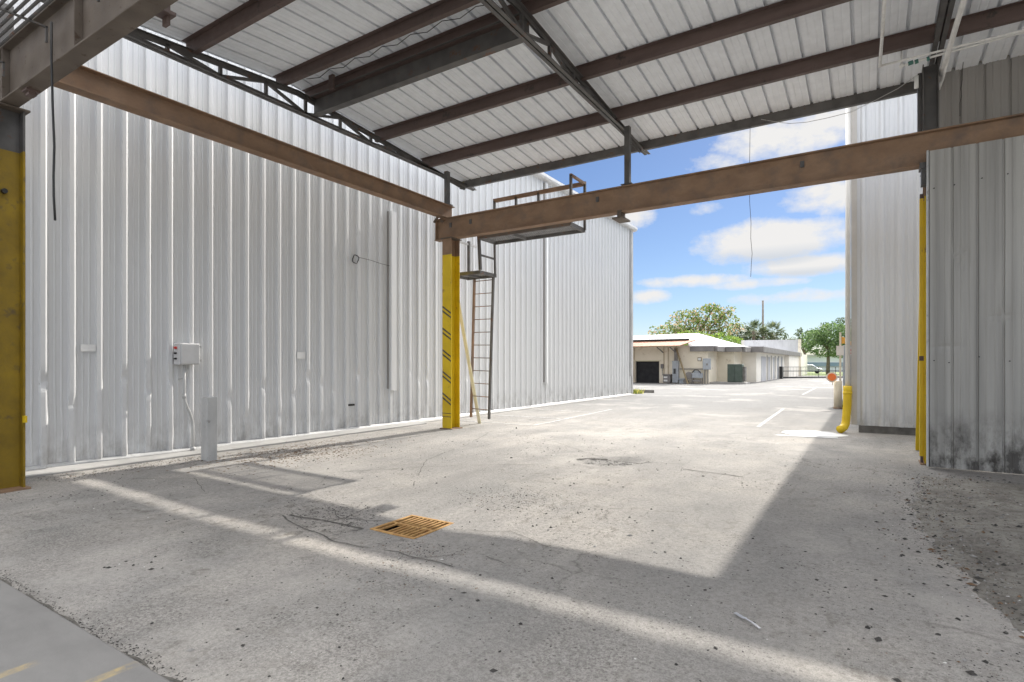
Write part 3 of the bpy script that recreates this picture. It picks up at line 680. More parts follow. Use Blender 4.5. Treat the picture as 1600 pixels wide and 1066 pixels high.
for i, X in enumerate(xt):
    t = MB(); top = lambda y: rz(y) - .215
    for sx in (-.011, .011):
        fl = 1 if sx > 0 else -1
        t.sweep((X+sx, 2.7, 6.10), (X+sx, 11.84 if i < 2 else 11.45, 6.10), [(0,-.035),(.058*fl,-.035),(.058*fl,-.027),(.008*fl,-.027),(.008*fl,.035),(0,.035)])
        for ya, yb in ((RIDGE, 11.4), (3.0, RIDGE)): t.sweep((X+sx, ya, top(ya)+.0), (X+sx, yb, top(yb)+.0), [(0,.04),(.058*fl,.04),(.058*fl,.032),(.008*fl,.032),(.008*fl,-.035),(0,-.035)])
    tr = t.build('truss', M['greysteel'], cp)
    y = 10.6; k = 0
    while y > 3.9:
        step = .80
        h = top(y) - 6.10
        if h > .07:
            wv = MB(); wv.bar((X, y, 6.10), (X, y, top(y)), .045, .05, (0,1,0)); wv.build('web', M['greysteel'], tr)
            y2 = y - step
            wv = MB()
            if k % 2: wv.bar((X, y, 6.10), (X, y2, top(y2)), .045, .045, (1,0,0))
            else: wv.bar((X, y, top(y)), (X, y2, 6.10), .045, .045, (1,0,0))
            wv.build('web', M['greysteel'], tr)
        y -= step; k += 1
for X, Y, z0, z1 in ((-8.43, 10.34, 5.27, 6.07), (-3.90, 10.25, 4.945, 6.07)):
    s = MB(); s.bar((X, Y, z0), (X, Y, z1), .10, .10, (0,1,0)); s.box((X-.11, Y-.09, z0), (X+.11, Y+.09, z0+.014)); s.build('hanger_post', M['greysteel'], cp)
s = MB(); s.ibeam((.80, 10.55, 4.945), (.80, 10.55, 6.03), .20, .20, .014, .010, (1,0,0)); s.bar((.67,10.6,4.945),(.67,10.6,5.95),.05,.12,(0,1,0)); s.build('hanger_post', M['greysteel'], cp)

# upper and lower corrugated walls on the right
OLD = [(0,0),(.010,-.022),(.026,-.022),(.036,0),(.105,0),(.112,.005),(.125,.005),(.132,0),(.2,0),(.207,.005),(.22,.005),(.227,0)]
odent = random.Random(11)
def warp_old(t, z, h, k):
    d = .012*noise.noise(V((t*1.6, z*.8, 3)))
    d -= .03*math.exp(-((t-.36)/.10)**2-((z-3.05)/.22)**2)*(1+noise.noise(V((t*14, z*9, 0))))
    d -= .025*math.exp(-((t-.80)/.12)**2-((z-2.15)/.06)**2)
    d -= .02*math.exp(-((t-.2)/.15)**2-((z-1.75)/.05)**2)
    if z < .5: d += (.5-z)*.08*noise.noise(V((t*3.1, z*4, 8))) - (.04 if z < .2 else 0)*abs(noise.noise(V((t*5, 0, 2))))
    return h + d, 0
zz = [.02,.08,.14,.2,.26,.32,.4,.5,.7,.9,1.2,1.5,1.65,1.7,1.75,1.8,1.9,2.0,2.08,2.12,2.16,2.2,2.3,2.5,2.7,2.8,2.9,2.95,3.0,3.05,3.1,3.15,3.2,3.3,3.5,3.8,4.2,4.57]
cw = thing('corrugated_wall', (2.2, 10.03, 0), 'dented dirty grey corrugated steel wall below the beam on the right', 'wall')
s = MB(); s.sheet((.735, 10.0, 0), (1,0,0), (0,0,1), (0,-1,0), 8.8, zz, OLD, .275, .03, phase=.255, warp=warp_old); s.build('sheet', M['siding_old'], cw)
s = MB(); s.box((.715, 9.975, .03), (.737, 10.06, 4.575)); s.build('edge_trim', M['steelpost'], cw)
s = MB()
for xx, z in ((.80,4.02),(1.03,4.03),(1.33,4.07),(1.60,4.08),(.80,1.55),(.97,1.52),(1.3,1.6),(1.62,1.54)): s.tube([(xx, 10.0, z), (xx, 9.982, z)], .009, 6)
s.build('screw', M['black'], cw)
uw = thing('corrugated_wall', (2.9, 11.35, 4.9), 'dark grey corrugated gable panel above the beam at the top right corner', 'wall')
s = MB(); s.sheet((.93, 11.36, 0), (1,0,0), (0,0,1), (0,-1,0), 8.6, [4.7,5.2,5.8,6.3], OLD, .30, .03); s.build('sheet', M['siding_dark'], uw)

# conduits and wires under the roof on the right
cd = thing('conduit_run', (.6, 9.5, 6.0), 'white plastic conduits with green valve fittings crossing under the roof at the right', 'conduit')
def pipe(pts, r, m='whitepipe', nm='pipe'):
    s = MB(); s.tube(pts, r, 8); return s.build(nm, M[m], cd, smooth=True)
pipe([(.18,8.0,6.1),(.17,9.0,6.02),(.15,9.95,5.94)], .022)
pipe([(.15,9.95,5.94),(.9,9.94,5.945),(1.75,9.94,5.95),(4,9.94,5.96)], .017)
pipe([(1.02,8.3,6.03),(.99,9.3,5.99),(.95,10.3,5.90),(.93,10.55,5.87)], .035)
pipe([(.99,10.0,5.98),(.95,10.6,5.80),(.92,10.75,5.72)], .02)
pipe([(.42,10.06,5.91),(.62,10.06,5.93),(.9,10.04,5.94),(1.9,9.98,5.95),(4,9.98,5.95)], .018)
pipe([(.42,10.05,5.9),(.42,10.05,6.15)], .012)
pipe([(.62,10.4,5.86),(.62,10.42,5.68)], .028)
M['valve'] = mat('green_valve', (.03,.12,.10), (.05,.16,.13), .4)
for a_, c_ in ((.50,.56), (.58,.62), (.72,.75)):
    s = MB(); s.tube([(a_,10.055,5.92),(c_,10.055,5.928)], .032, 8); s.build('valve', M['valve'], cd)
for p_, r_ in (((.42,10.05,5.91), .035), ((.15,9.95,5.94), .026)):
    s = MB(); sphere(s, p_, r_, 8); s.build('elbow', M['whitepipe'], cd, smooth=True)
def wire(name, pts, r, label, m='greysteel'):
    s = MB(); P = []
    for i in range(len(pts)-1):
        a, b_ = V(pts[i]), V(pts[i+1])
        for k in range(4): P.append(a.lerp(b_, k/4))
    P.append(V(pts[-1])); s.tube(P, r, 5); return tag(s.build(name, M[m], smooth=True), label, 'wire')
wire('hanging_wire', [(-1.89,11.40,6.1),(-1.90,11.40,5.3),(-1.90,11.40,4.6),(-1.875,11.40,4.2),(-1.88,11.40,3.9),(-1.855,11.40,3.6),(-1.87,11.40,3.4),(-1.88,11.40,3.16)], .0045, 'thin dark wire hanging from the canopy eave against the sky')
wire('sagging_wire', [(-1.69,11.35,6.10),(-1.45,11.3,5.98),(-1.2,11.28,5.88),(-.92,11.2,5.81),(-.6,11.1,5.77),(-.24,11.0,5.75),(.1,10.85,5.80),(.4,10.75,5.87),(.66,10.6,5.96)], .005, 'thin grey wire sagging between eave and right hand post', 'steelpost')
wire('loose_wire', [(1.23,10.9,6.12),(1.22,10.9,5.98),(1.22,10.9,5.85),(1.20,10.9,5.72),(1.21,10.9,5.60),(1.19,10.9,5.50),(1.19,10.9,5.30)], .004, 'short dark wire dangling in front of the gable panel at top right', 'black')
wire('wavy_wire', [(-8.4+.31*i, 6.38+.03*(i%2), rz(6.38)-.05-.05*(i%2)) for i in range(14)], .006, 'dark wavy wire strung beside the deep roof channel', 'black')

# ------------------------------------------------------------------ ladder and catwalk hung from the front beam
ld = thing('access_ladder', (-7.9, 10.9, 0), 'dark steel caged catwalk and ladder hanging behind the rusty front beam', 'ladder')
x0, x1, y0, y1, zp = -7.64, -5.24, 10.50, 11.18, 4.44
def lad(nm, m='greysteel', parent=None):
    return lambda s: s.build(nm, M[m], parent or ld)
s = MB()
for a, c in (((x0,y0),(x1,y0)),((x0,y1),(x1,y1))): s.bar((*a,zp),(*c,zp),.05,.09)
for X in (x0+.03, (x0+x1)/2-.3, x1-.03): s.bar((X,y0+.026,zp),(X,y1-.026,zp),.05,.088)
s.build('platform_frame', M['greysteel'], ld)
def grating(X0, X1, Y0, Y1, z):
    s = MB(); n = int((X1-X0)/.05)
    for i in range(1, n): xx = X0+(X1-X0)*i/n; s.box((xx-.005, Y0, z-.005), (xx+.005, Y1, z+.005))
    n = int((Y1-Y0)/.06)
    for i in range(1, n): yy = Y0+(Y1-Y0)*i/n; s.box((X0, yy-.006, z-.006), (X1, yy+.006, z+.006))
    return s.build('grating', M['mesh_grey'], ld)
grating(x0+.06, x1-.06, y0+.03, y1-.03, zp+.02)
hz = 5.46
for X in (x0, x0+.62, x0+1.23, x1):
    s = MB(); s.bar((X, y1, zp), (X, y1, hz), .05, .05, (0,1,0)); s.build('rail_post', M['greysteel'], ld)
s = MB(); s.bar((x1, y0, zp), (x1, y0, hz), .05, .05, (0,1,0)); s.build('rail_post', M['greysteel'], ld)
s = MB(); s.bar((x0-.025, y1, hz), (x1+.025, y1, hz), .05, .09); s.bar((x1, y0-.02, hz), (x1, y1-.026, hz), .05, .05); s.build('top_rail', M['rust'], ld)
for X in (x0, x1):
    s = MB(); s.bar((X, y0+.026, 4.92), (X, y1-.03, 4.92), .04, .04); s.build('mid_rail', M['greysteel'], ld)
s = MB(); s.bar((x0, y0, zp+.45), (x0+.01, y0+.08, 3.70), .06, .06, (0,1,0)); s.bar((x0, y1, zp), (x0+.02, y1+.0, 3.66), .045, .045, (0,1,0)); s.bar((x0, y0+.08, 4.05), (x0, y1-.02, 4.05), .04, .04); s.build('drop_frame', M['greysteel'], ld)
lx0, lx1, ly0, ly1, lz = -8.50, -7.62, 10.58, 11.22, 3.65
s = MB()
s.bar((lx0,ly0,lz),(lx1,ly0,lz),.05,.08); s.bar((lx0,ly1,lz),(lx1,ly1,lz),.05,.08)
for X in (lx0+.03, (lx0+lx1)/2-.02, lx1-.03): s.bar((X,ly0+.026,lz),(X,ly1-.026,lz),.05,.078)
s.bar((lx0-.05, 10.34, lz), (lx0-.05, ly0+.1, lz), .06, .06)
s.build('landing_frame', M['greysteel'], ld); grating(lx0+.06, lx1-.06, ly0+.03, ly1-.03, lz+.02)
s = MB(); s.bar((lx0+.05, ly1, lz), (lx0+.05, ly1, 4.58), .06, .06, (0,1,0)); s.build('rail_post', M['greysteel'], ld)
s = MB(); s.bar((lx0+.05, 10.35, 4.50), (lx0+.05, 11.55, 4.50), .04, .045); s.build('top_rail', M['boxgrey'], ld)
lt0, lt1 = V((-8.27, 11.22, 3.62)), V((-7.70, 11.22, 3.62)); lb0, lb1 = V((-8.38, 11.22, .17)), V((-7.83, 11.22, .15))
md = M['greysteel']
mrl = mat('rust_streaked_steel', (.09,.085,.08), (.30,.17,.09), .65, 0, 1.4, (2,2,.5))
for a, c, m_ in ((lt0, lb0, mrl), (lt1, lb1, md)):
    s = MB(); s.bar(a, c, .045, .06, (0,1,0)); s.build('stile', m_, ld)
for i in range(11):
    t = (.06 + .318*i)/3.46; s = MB(); s.tube([lt0.lerp(lb0, t), lt1.lerp(lb1, t)], .011, 6); s.build('rung', mrl, ld)

# ------------------------------------------------------------------ drain, pothole edge stones, fork
dg = thing('drain_grate', (-3.63, 3.94, gz(-3.63,3.94)), 'rusty orange square drain grate set in the yard', 'drain grate')
zg = gz(-3.63, 3.94) + .012
s = MB(); a = .028
s.box((GX0-.005,GY0-.005,zg-.04),(GX1+.005,GY0+a,zg)); s.box((GX0-.005,GY1-a,zg-.04),(GX1+.005,GY1+.005,zg))
s.box((GX0-.005,GY0+a,zg-.04),(GX0+a,GY1-a,zg-.001)); s.box((GX1-a,GY0+a,zg-.04),(GX1+.005,GY1-a,zg-.001))
ym = (GY0+GY1)/2; s.box((GX0+a,ym-.014,zg-.03),(GX1-a,ym+.014,zg-.002))
n = 9; wbar = (GX1-GX0-2*a)/n
for i in range(1, n):
    xx = GX0+a+wbar*i
    s.box((xx-.009,ym+.014,zg-.022),(xx+.009,GY1-a,zg-.003))
    if i != 2: s.box((xx-.009,GY0+a,zg-.022),(xx+.009,ym-.014,zg-.003))
bevel(s.build('grate', M['rust_red'], dg), .003)
s = MB(); q = .02
s.add([(GX0-q,GY0-q,0),(GX1+q,GY0-q,0),(GX1+q,GY1+q,0),(GX0-q,GY1+q,0),(GX0-q,GY0-q,-.6),(GX1+q,GY0-q,-.6),(GX1+q,GY1+q,-.6),(GX0-q,GY1+q,-.6)][:8], [(0,1,5,4),(1,2,6,5),(2,3,7,6),(3,0,4,7),(4,5,6,7)])
for v in s.v[:4]: v.z = zg-.045
s.build('pit', M['dark'], dg, fixn=False)  # pit coloured dark to give the shade between the bars
fk = MB(); f0 = V((-.66,3.52,.03)); f1 = V((-.51,3.385,.03)); dv = (f1-f0).normalized(); sv = V((-dv.y,dv.x,0))
pts = [f1, f1.lerp(f0,.3)+V((0,0,.006)), f1.lerp(f0,.62)+V((0,0,.004))]
for a_, c_, w_ in ((pts[0],pts[1],.014),(pts[1],pts[2],.009)): fk.bar(a_, c_, w_, .004)
base = pts[2]; fk.bar(base, base-dv*.018+V((0,0,-.004)), .024, .003)
for q in (-.009,-.003,.003,.009): fk.bar(base-dv*.018+sv*q+V((0,0,-.004)), f0-dv*.012+sv*q+V((0,0,-.002)), .0034, .003)
for v in fk.v: v.z += gz(v.x,v.y) - .012
tag(fk.build('fork', M['metal_fork']), 'dull metal fork lying on the asphalt in the right foreground', 'fork')

# ------------------------------------------------------------------ grey building behind the right wall
rb = thing('metal_building', (5, 22, 0), 'pale grey ribbed metal building behind the right hand wall', 'building')
def warp_r(t, z, h, k): return h + .008*noise.noise(V((t*1.3, z*.5, 9))), 0
RIB2 = [(0,0),(.04,.040),(.085,.040),(.125,0),(.17,0),(.18,.006),(.195,.006),(.205,0),(.25,0),(.26,.006),(.275,.006),(.285,0)]
s = MB(); s.sheet((-.20, 14.4, 0), (1,0,0), (0,0,1), (0,-1,0), 11, [.16,.3,.6,1,1.5,2,3,4,5,6,7,7.5], RIB2, .335, .03, phase=.06, warp=warp_r); s.build('siding', M['siding'], rb)
s = MB(); s.box((-.19,14.44,.16),(10.8,40,7.5)); s.build('wall', M['siding_dark'], rb)
s = MB(); s.box((-.17,14.42,-.1),(10.8,39.9,.16)); s.build('plinth', M['concrete_dark'], rb)
s = MB(); s.box((-.31,14.36,.17),(-.20,14.48,7.5)); s.build('corner_trim', mat('beige_trim',(.50,.47,.43),(.56,.53,.49),.5), rb)
s = MB(); s.poly([(-.4,14.1,7.5),(10.9,14.1,7.9),(10.9,40.2,7.9),(-.4,40.2,7.5)], .1); s.build('roof', M['white'], rb)
dp = thing('downspout', (-.39, 14.25, 0), 'white downspout with fat yellow lower elbow at the grey building corner', 'downspout')
s = MB(); s.tube([(-.37,14.28,.95),(-.36,14.28,7.4)], .052, 12); s.build('pipe', mat('pale_pipe',(.62,.60,.56),(.68,.66,.62),.5), dp, smooth=True)
s = MB(); s.tube([(-.375,14.27,1.02),(-.375,14.27,.92),(-.38,14.26,.6),(-.40,14.24,.30),(-.41,14.22,.20),(-.44,14.17,.12),(-.49,14.08,.085),(-.51,14.04,.08)], [.085,.085,.083,.083,.083,.083,.083,.083], 14); s.tube([(-.375,14.27,.90),(-.375,14.27,.84)],.092,14)
s.build('elbow', M['yellow'], dp, smooth=True)
pd = MB(); ring = []
for i in range(40):
    a = 2*math.pi*i/40; r = 1 + .22*noise.noise(V((math.cos(a)*1.6, math.sin(a)*1.6, 4)))
    ring.append((-1.02+.60*r*math.cos(a), 13.55+.52*r*math.sin(a)*(1.15 if math.sin(a) > 0 else .9), .006))
pd.add([(-1.02,13.5,.007)]+ring, [(0,i+1,(i+1)%40+1) for i in range(40)])
pd.add([(-1.66,12.86,.0065),(-.5,12.98,.0065),(-.52,13.12,.0065),(-1.6,12.97,.0065)],[(0,1,2,3)])
tag(pd.build('puddle', M['puddle'], origin=(-1.02,13.5,0), fixn=False), kind='structure')

# ------------------------------------------------------------------ middle distance, right
bo = thing('bollard', (-.87, 21.75, 0), 'cream bollard with a round orange reflector on top beside the lane', 'bollard')
s = MB(); s.tube([(-.85,21.75,0),(-.85,21.75,.93)], .125, 14); s.build('post', M['cream'], bo, smooth=True)
s = MB(); s.tube([(-.85,21.75,0),(-.85,21.75,.03)], .15, 14); s.build('base', M['rust'], bo)
s = MB(); s.tube([(-1.02,21.62,1.06),(-1.02,21.60,1.06)], .17, 18); s.bar((-1.0,21.66,.8),(-1.0,21.66,1.05),.03,.02); s.build('reflector_rim', mat('pale_rim',(.72,.60,.45),(.78,.68,.55),.5), bo)
s = MB(); s.tube([(-1.02,21.60,1.06),(-1.02,21.585,1.06)], .125, 18); s.build('reflector', M['orange'], bo)
sp = thing('sign_post', (-.89, 24.8, 0), 'thin cream post carrying a small white sign board and an orange flag', 'sign')
s = MB(); s.bar((-.89,24.8,0),(-.89,24.8,2.72),.07,.07,(0,1,0)); s.build('post', M['cream'], sp)
s = MB(); s.box((-1.02,24.72,1.83),(-.77,24.76,2.2)); s.build('board', mat('cream_board',(.68,.62,.54),(.74,.69,.62),.6), sp)
s = MB(); P = [(-.85,24.8,2.56),(-.75,24.79,2.52),(-.62,24.83,2.40),(-.48,24.8,2.34)]; vs = []
for i, p in enumerate(P): vs += [p, (p[0], p[1]+.01, p[2]-(.28-.05*i))]
vs2 = vs + [(a_, b_+.008, c_) for a_, b_, c_ in vs]
s.add(vs2, [(0,1,3,2),(2,3,5,4),(4,5,7,6),(8,10,11,9),(10,12,13,11),(12,14,15,13),(0,8,9,1),(6,7,15,14),(0,2,10,8),(2,4,12,10),(4,6,14,12),(1,9,11,3),(3,11,13,5),(5,13,15,7)]); s.build('flag', M['flagcloth'], sp)
kb = thing('grey_cabinet', (-.3, 27, 0), 'tall grey cabinet with a white and red notice behind the cream sign post', 'cabinet')
s = MB(); s.box((-.88,27,.42),(.35,27.6,2.28)); s.box((-.80,27.05,0),(.3,27.5,.42)); bevel(s.build('body', M['steelblue'], kb), .02)
s = MB(); s.box((-.74,26.975,1.86),(.1,26.998,2.22)); s.build('notice', M['white'], kb)
for i in range(5):
    s = MB(); s.box((-.62+i*.10,26.968,2.03),(-.62+i*.10+.06,26.974,2.12)); s.build('red_mark', M['redtext'], kb)
s = MB(); s.box((-.64,26.968,1.92),(-.10,26.974,1.975)); s.build('red_mark', M['redtext'], kb)
wd = MB()
def weed(mb, c, n, h, sp, fl=0):
    for i in range(n):
        a = R.random()*6.28; r = R.random()*sp; x_, y_ = c[0]+r*math.cos(a), c[1]+r*math.sin(a); hh = h*R.uniform(.4,1)
        dx, dy = R.uniform(-.4,.4)*hh, R.uniform(-.4,.4)*hh; w_ = .02
        mb.add([(x_-w_,y_,0),(x_+w_,y_,0),(x_+dx+w_*.5,y_+dy,hh),(x_+dx-w_*.5,y_+dy+.02,hh)], [(0,1,2,3)], 1 if R.random() < fl else 0)
weed(wd, (-.66,22.3), 60, .22, .22)
tag(wd.build('weed_clump', M['weed'], fixn=False), 'small green weed clump at the foot of the cream bollard', 'weed')

# gate across the lane
gt = thing('sliding_gate', (-5, 63.5, 0), 'long low black metal gate closing the far end of the lane', 'gate')
s = MB(); s.box((-7.6,62.5,0),(-7.32,62.8,1.25)); s.build('post', M['blackmetal'], gt)
A, B = V((-7.3,63.0,0)), V((-1.4,69.5,0)); up = V((0,0,1))
for z, h_ in ((.12,.14),(.78,.07),(1.2,.04)):
    s = MB(); s.bar(A+up*z, B+up*z, .06, h_); s.build('rail', M['blackmetal'], gt)
for i in range(5):
    p_ = A.lerp(B, i/4); s = MB(); s.bar(p_+up*.1, p_+up*(1.2), .06, .05, (0,1,0)); s.build('upright', M['blackmetal'], gt)
s = MB()
for i in range(1, 48):
    p_ = A.lerp(B, i/48); s.bar(p_+up*.15, p_+up*1.18, .016, .016, (0,1,0))
s.build('infill_bars', M['blackmetal'], gt)

# wheel stop with yellow weeds
s = MB(); s.sweep((-12.2,27.55,0),(-9.36,28.4,0),[(-.11,-.02),(.11,-.02),(.075,.16),(-.075,.16)])
tag(bevel(s.build('wheel_stop', M['concrete_dark']), .02), 'low dirty concrete wheel stop beyond the corner of the white building', 'wheel stop')
wd = MB(); weed(wd, (-9.95,27.2), 90, .28, .45, .3)
tag(wd.build('weed_clump', [M['weed'], M['flower']], fixn=False), 'yellow flowering weed clump growing beside the concrete wheel stop', 'weed')

# ------------------------------------------------------------------ cream block building
cb = thing('block_building', (-15, 50, 0), 'low cream block building with white roofs and grey fascia at the end of the yard', 'building')
s = MB()
FY = 43.5
s.box((-30,FY,0),(-15.9,60,2.95)); s.box((-13.93,FY,0),(-10.2,60,2.95)); s.box((-15.9,FY,1.72),(-13.93,60,2.95))
s.build('wall', M['block'], cb)
s = MB(); s.box((-15.9,FY+.25,0),(-13.93,FY+.3,1.72)); s.build('doorway', M['dark'], cb)
s = MB(); s.box((-16.0,FY-.06,1.72),(-13.83,FY+.02,1.80)); s.build('door_header', M['paleyellow'], cb)
s = MB(); s.box((-10.2,46.6,0),(-8.9,60,2.95)); s.build('wall', M['block'], cb)
s = MB(); s.box((-8.9,49.6,0),(-7.75,90,2.8)); s.build('wall', M['block2'], cb)
for i in range(6):
    y = 55.2+i*2.6; s = MB(); s.box((-7.752,y,.05),(-7.70,y+.16,2.3)); s.build('pilaster', M['fascia'], cb)
for i, (y, y2) in enumerate(((52,54.6),(56,57.2),(59,60),(62,63),(65,66))):
    s = MB(); s.box((-7.752,y,.0),(-7.72,y2,2.15)); s.build('roll_door', M['roofwhite'], cb)
s = MB(); s.box((-7.752,68,0),(-7.3,90,2.8)); s.build('wall', M['block2'], cb)
s = MB(); s.box((-11.45,43.15,2.46),(-9.75,43.4,2.86)); s.box((-9.75,43.5,2.46),(-9.5,46.4,2.86)); s.box((-9.5,46.2,2.46),(-8.3,46.5,2.86)); s.box((-8.3,46.5,2.46),(-8.05,49.2,2.86))
s.box((-8.05,49.0,2.46),(-7.12,49.3,2.92)); s.box((-7.4,49.3,2.46),(-7.1,80,2.92)); bevel(s.build('fascia', M['fascia'], cb), .02)
s = MB()
s.poly([(-11.5,43.1,2.88),(-9.7,43.1,2.88),(-9.7,46.2,2.88),(-8.2,46.2,2.88),(-8.2,49,2.88),(-12.8,51,4.25),(-12.5,46,4.0)], .06)
s.poly([(-11.65,43.65,3.46),(-12.5,46,4.0),(-12.8,51,4.2),(-30,51,4.0),(-30,43.65,3.46)], .06)
s.build('roof', M['roofwhite'], cb)
s = MB(); s.poly([(-10.5,60,2.8),(-7.35,78,2.8),(-7.35,78,4.56),(-10.5,60,3.90)], .3); s.poly([(-7.1,49.2,2.94),(-7.1,80,2.94),(-7.5,80,3.0),(-10.5,59.9,3.06),(-9.2,49.2,3.0)], .08); s.build('roof', M['roofwhite'], cb)
s = MB(); s.box((-7.35,78.2,0),(-7.05,78.5,4.6)); s.build('end_pier', M['block'], cb)
aw = MB(); aw.poly([(-30,42.2,2.88),(-11.75,41.5,2.88),(-11.1,43.6,3.36),(-30,43.6,3.36)], .05); aw.build('awning', M['awning'], cb)
aw = MB(); aw.bar((-30,42.18,2.82),(-11.75,41.48,2.82),.05,.06); aw.build('awning_beam', M['timber'], cb)
aw = MB(); aw.box((-30,43.38,3.36),(-11.6,43.6,3.46)); aw.build('gutter', M['black'], cb)
aw = MB(); aw.bar((-12.6,41.8,2.8),(-12.6,FY-.05,2.4),.06,.06); aw.bar((-13.6,41.9,2.8),(-13.6,FY-.05,2.4),.06,.06); aw.build('bracket', M['fascia'], cb)
for X in (-16.35,-16.0,-13.55,-13.2):
    s = MB(); s.box((X-.04,FY-.05,0),(X+.04,FY-.003,2.8)); s.build('pilaster_strip', mat('tan_strip',(.50,.42,.30),(.56,.48,.36),.8), cb)
# things against that building
s = MB(); s.tube([(-16.2,43.4,.55),(-16.2,43.4,.95)], .11, 12); s.tube([(-16.2,43.4,.95),(-16.2,43.4,1.08)], .05, 8); sphere(s,(-16.2,43.4,.95),.11,10)
ex = s.build('fire_extinguisher', M['extinguisher'], smooth=True); tag(ex, 'small red fire extinguisher on the cream wall beside the dark doorway', 'fire extinguisher')
s = MB(); s.box((-16.24,43.28,.70),(-16.16,43.30,.82)); s.build('white_label', M['white'], ex)
ec = thing('electric_cabinet', (-12.55,43.3,0), 'tall blue grey electrical cabinet standing against the cream wall', 'cabinet')
s = MB(); s.box((-12.78,43.1,.05),(-12.33,43.45,1.75)); bevel(s.build('body', M['steelblue'], ec), .015)
s = MB(); s.box((-12.68,43.08,.75),(-12.5,43.1,1.15)); s.build('panel', M['glass'], ec)
s = MB(); s.box((-12.66,43.2,1.75),(-12.46,43.45,2.75)); s.build('riser', M['fascia'], ec)
s = MB(); s.box((-13.75,43.30,1.15),(-13.55,43.48,1.50)); s.tube([(-13.65,43.4,1.15),(-13.65,43.4,.8),(-13.5,43.4,.55),(-13.3,43.4,.5)],.02,6)
tag(s.build('meter_box', M['fascia']), 'small dark meter box on the cream wall right of the doorway', 'meter')
cr_ = thing('crate', (-13.2,43.1,0), 'dark crate with pale boxes in front of the cream wall', 'crate')
s = MB(); s.box((-13.45,42.95,.05),(-12.9,43.35,.62)); s.box((-13.5,42.9,.62),(-12.85,43.4,.70)); s.build('body', M['fascia'], cr_)
for z in (.15,.40):
    s = MB(); s.box((-13.38,42.9,z),(-13.1,42.949,z+.14)); s.build('box', M['white'], cr_)
s = MB(); s.bar((-11.45,42.6,0),(-12.5,43.2,2.75),.10,.08)
tag(s.build('timber_prop', M['timber']), 'brown timber prop leaning under the rusty awning', 'prop')
s = MB(); s.bar((-12.3,43.4,1.12),(-10.5,43.4,1.12),.05,.07)
tag(s.build('wall_pipe', M['fascia']), 'dark horizontal pipe along the cream wall behind the compressor', 'pipe')
ac = thing('compressor', (-11.0,43.0,0), 'grey machine on wheels parked against the cream wall', 'machine')
s = MB(); s.box((-11.25,42.8,.45),(-10.5,43.3,.82)); s.box((-11.1,42.85,.82),(-10.65,43.2,1.0)); bevel(s.build('body', M['steelblue'], ac), .03, 2)
for X, Y in ((-11.2,42.85),(-10.55,42.85),(-11.2,43.25),(-10.55,43.25)):
    s = MB(); s.bar((X,Y,0),(X,Y,.46),.05,.05,(0,1,0)); s.build('leg', M['fascia'], ac)
s = MB(); s.tube([(-11.45,42.8,.62),(-11.45,43.0,.62)],.28,14); s.build('wheel', M['fascia'], ac)
s = MB(); s.tube([(-11.65,42.75,.2),(-11.65,42.9,.2)],.2,14); s.build('wheel', M['fascia'], ac)
s = MB(); s.bar((-11.2,42.82,.25),(-10.55,42.82,.25),.06,.12); s.build('shelf', M['fascia'], ac)
s = MB(); s.tube([(-11.2,42.8,.85),(-11.0,42.78,1.05),(-10.75,42.78,1.05),(-10.52,42.8,.8)],.035,8); s.build('hose', M['black'], ac)
s = MB(); s.box((-12.2,42.95,.0),(-11.75,43.25,.28)); s.box((-12.25,42.9,.28),(-11.7,43.3,.40))
tag(bevel(s.build('low_bin', M['steelblue']), .02), 'low grey bin beside the machine against the cream wall', 'bin')
jb = thing('junction_box', (-10.25,43.4,0), 'pale blue grey junction box on two dark conduits against the cream wall', 'electrical box')
s = MB(); s.box((-10.5,43.2,1.08),(-9.95,43.45,1.92)); bevel(s.build('enclosure', M['steelblue'], jb), .02)
s = MB(); s.box((-10.25,43.17,1.4),(-10.12,43.2,1.55)); s.build('lock', M['fascia'], jb)
for X in (-10.38,-10.15):
    s = MB(); s.bar((X,43.35,0),(X,43.35,1.08),.06,.06,(0,1,0)); s.build('conduit', M['fascia'], jb)
s = MB(); s.box((-10.95,43.46,1.72),(-10.65,43.498,2.02)); s.box((-10.90,43.44,1.77),(-10.70,43.46,1.97),1)
tag(s.build('wall_notice', [M['timber'], M['white']]), 'small framed white notice on the cream wall beside the junction box', 'notice')
tf = thing('transformer', (-8.4,44.9,0), 'dark green utility transformer cabinet on a concrete pad', 'transformer')
s = MB(); s.box((-10.2,44.0,-.05),(-7.6,45.6,.12)); s.build('pad', M['concrete'], tf)
s = MB(); s.box((-9.0,44.5,.12),(-7.95,45.3,1.50)); bevel(s.build('body', M['green'], tf), .03)
s = MB(); s.box((-8.96,44.46,.2),(-8.5,44.5,1.42)); s.box((-8.46,44.46,.2),(-8.0,44.5,1.42)); s.build('door', M['green'], tf)
s = MB(); s.box((-7.95,44.7,.2),(-7.75,45.2,1.3)); s.build('cooling_fin', M['concrete_dark'], tf)

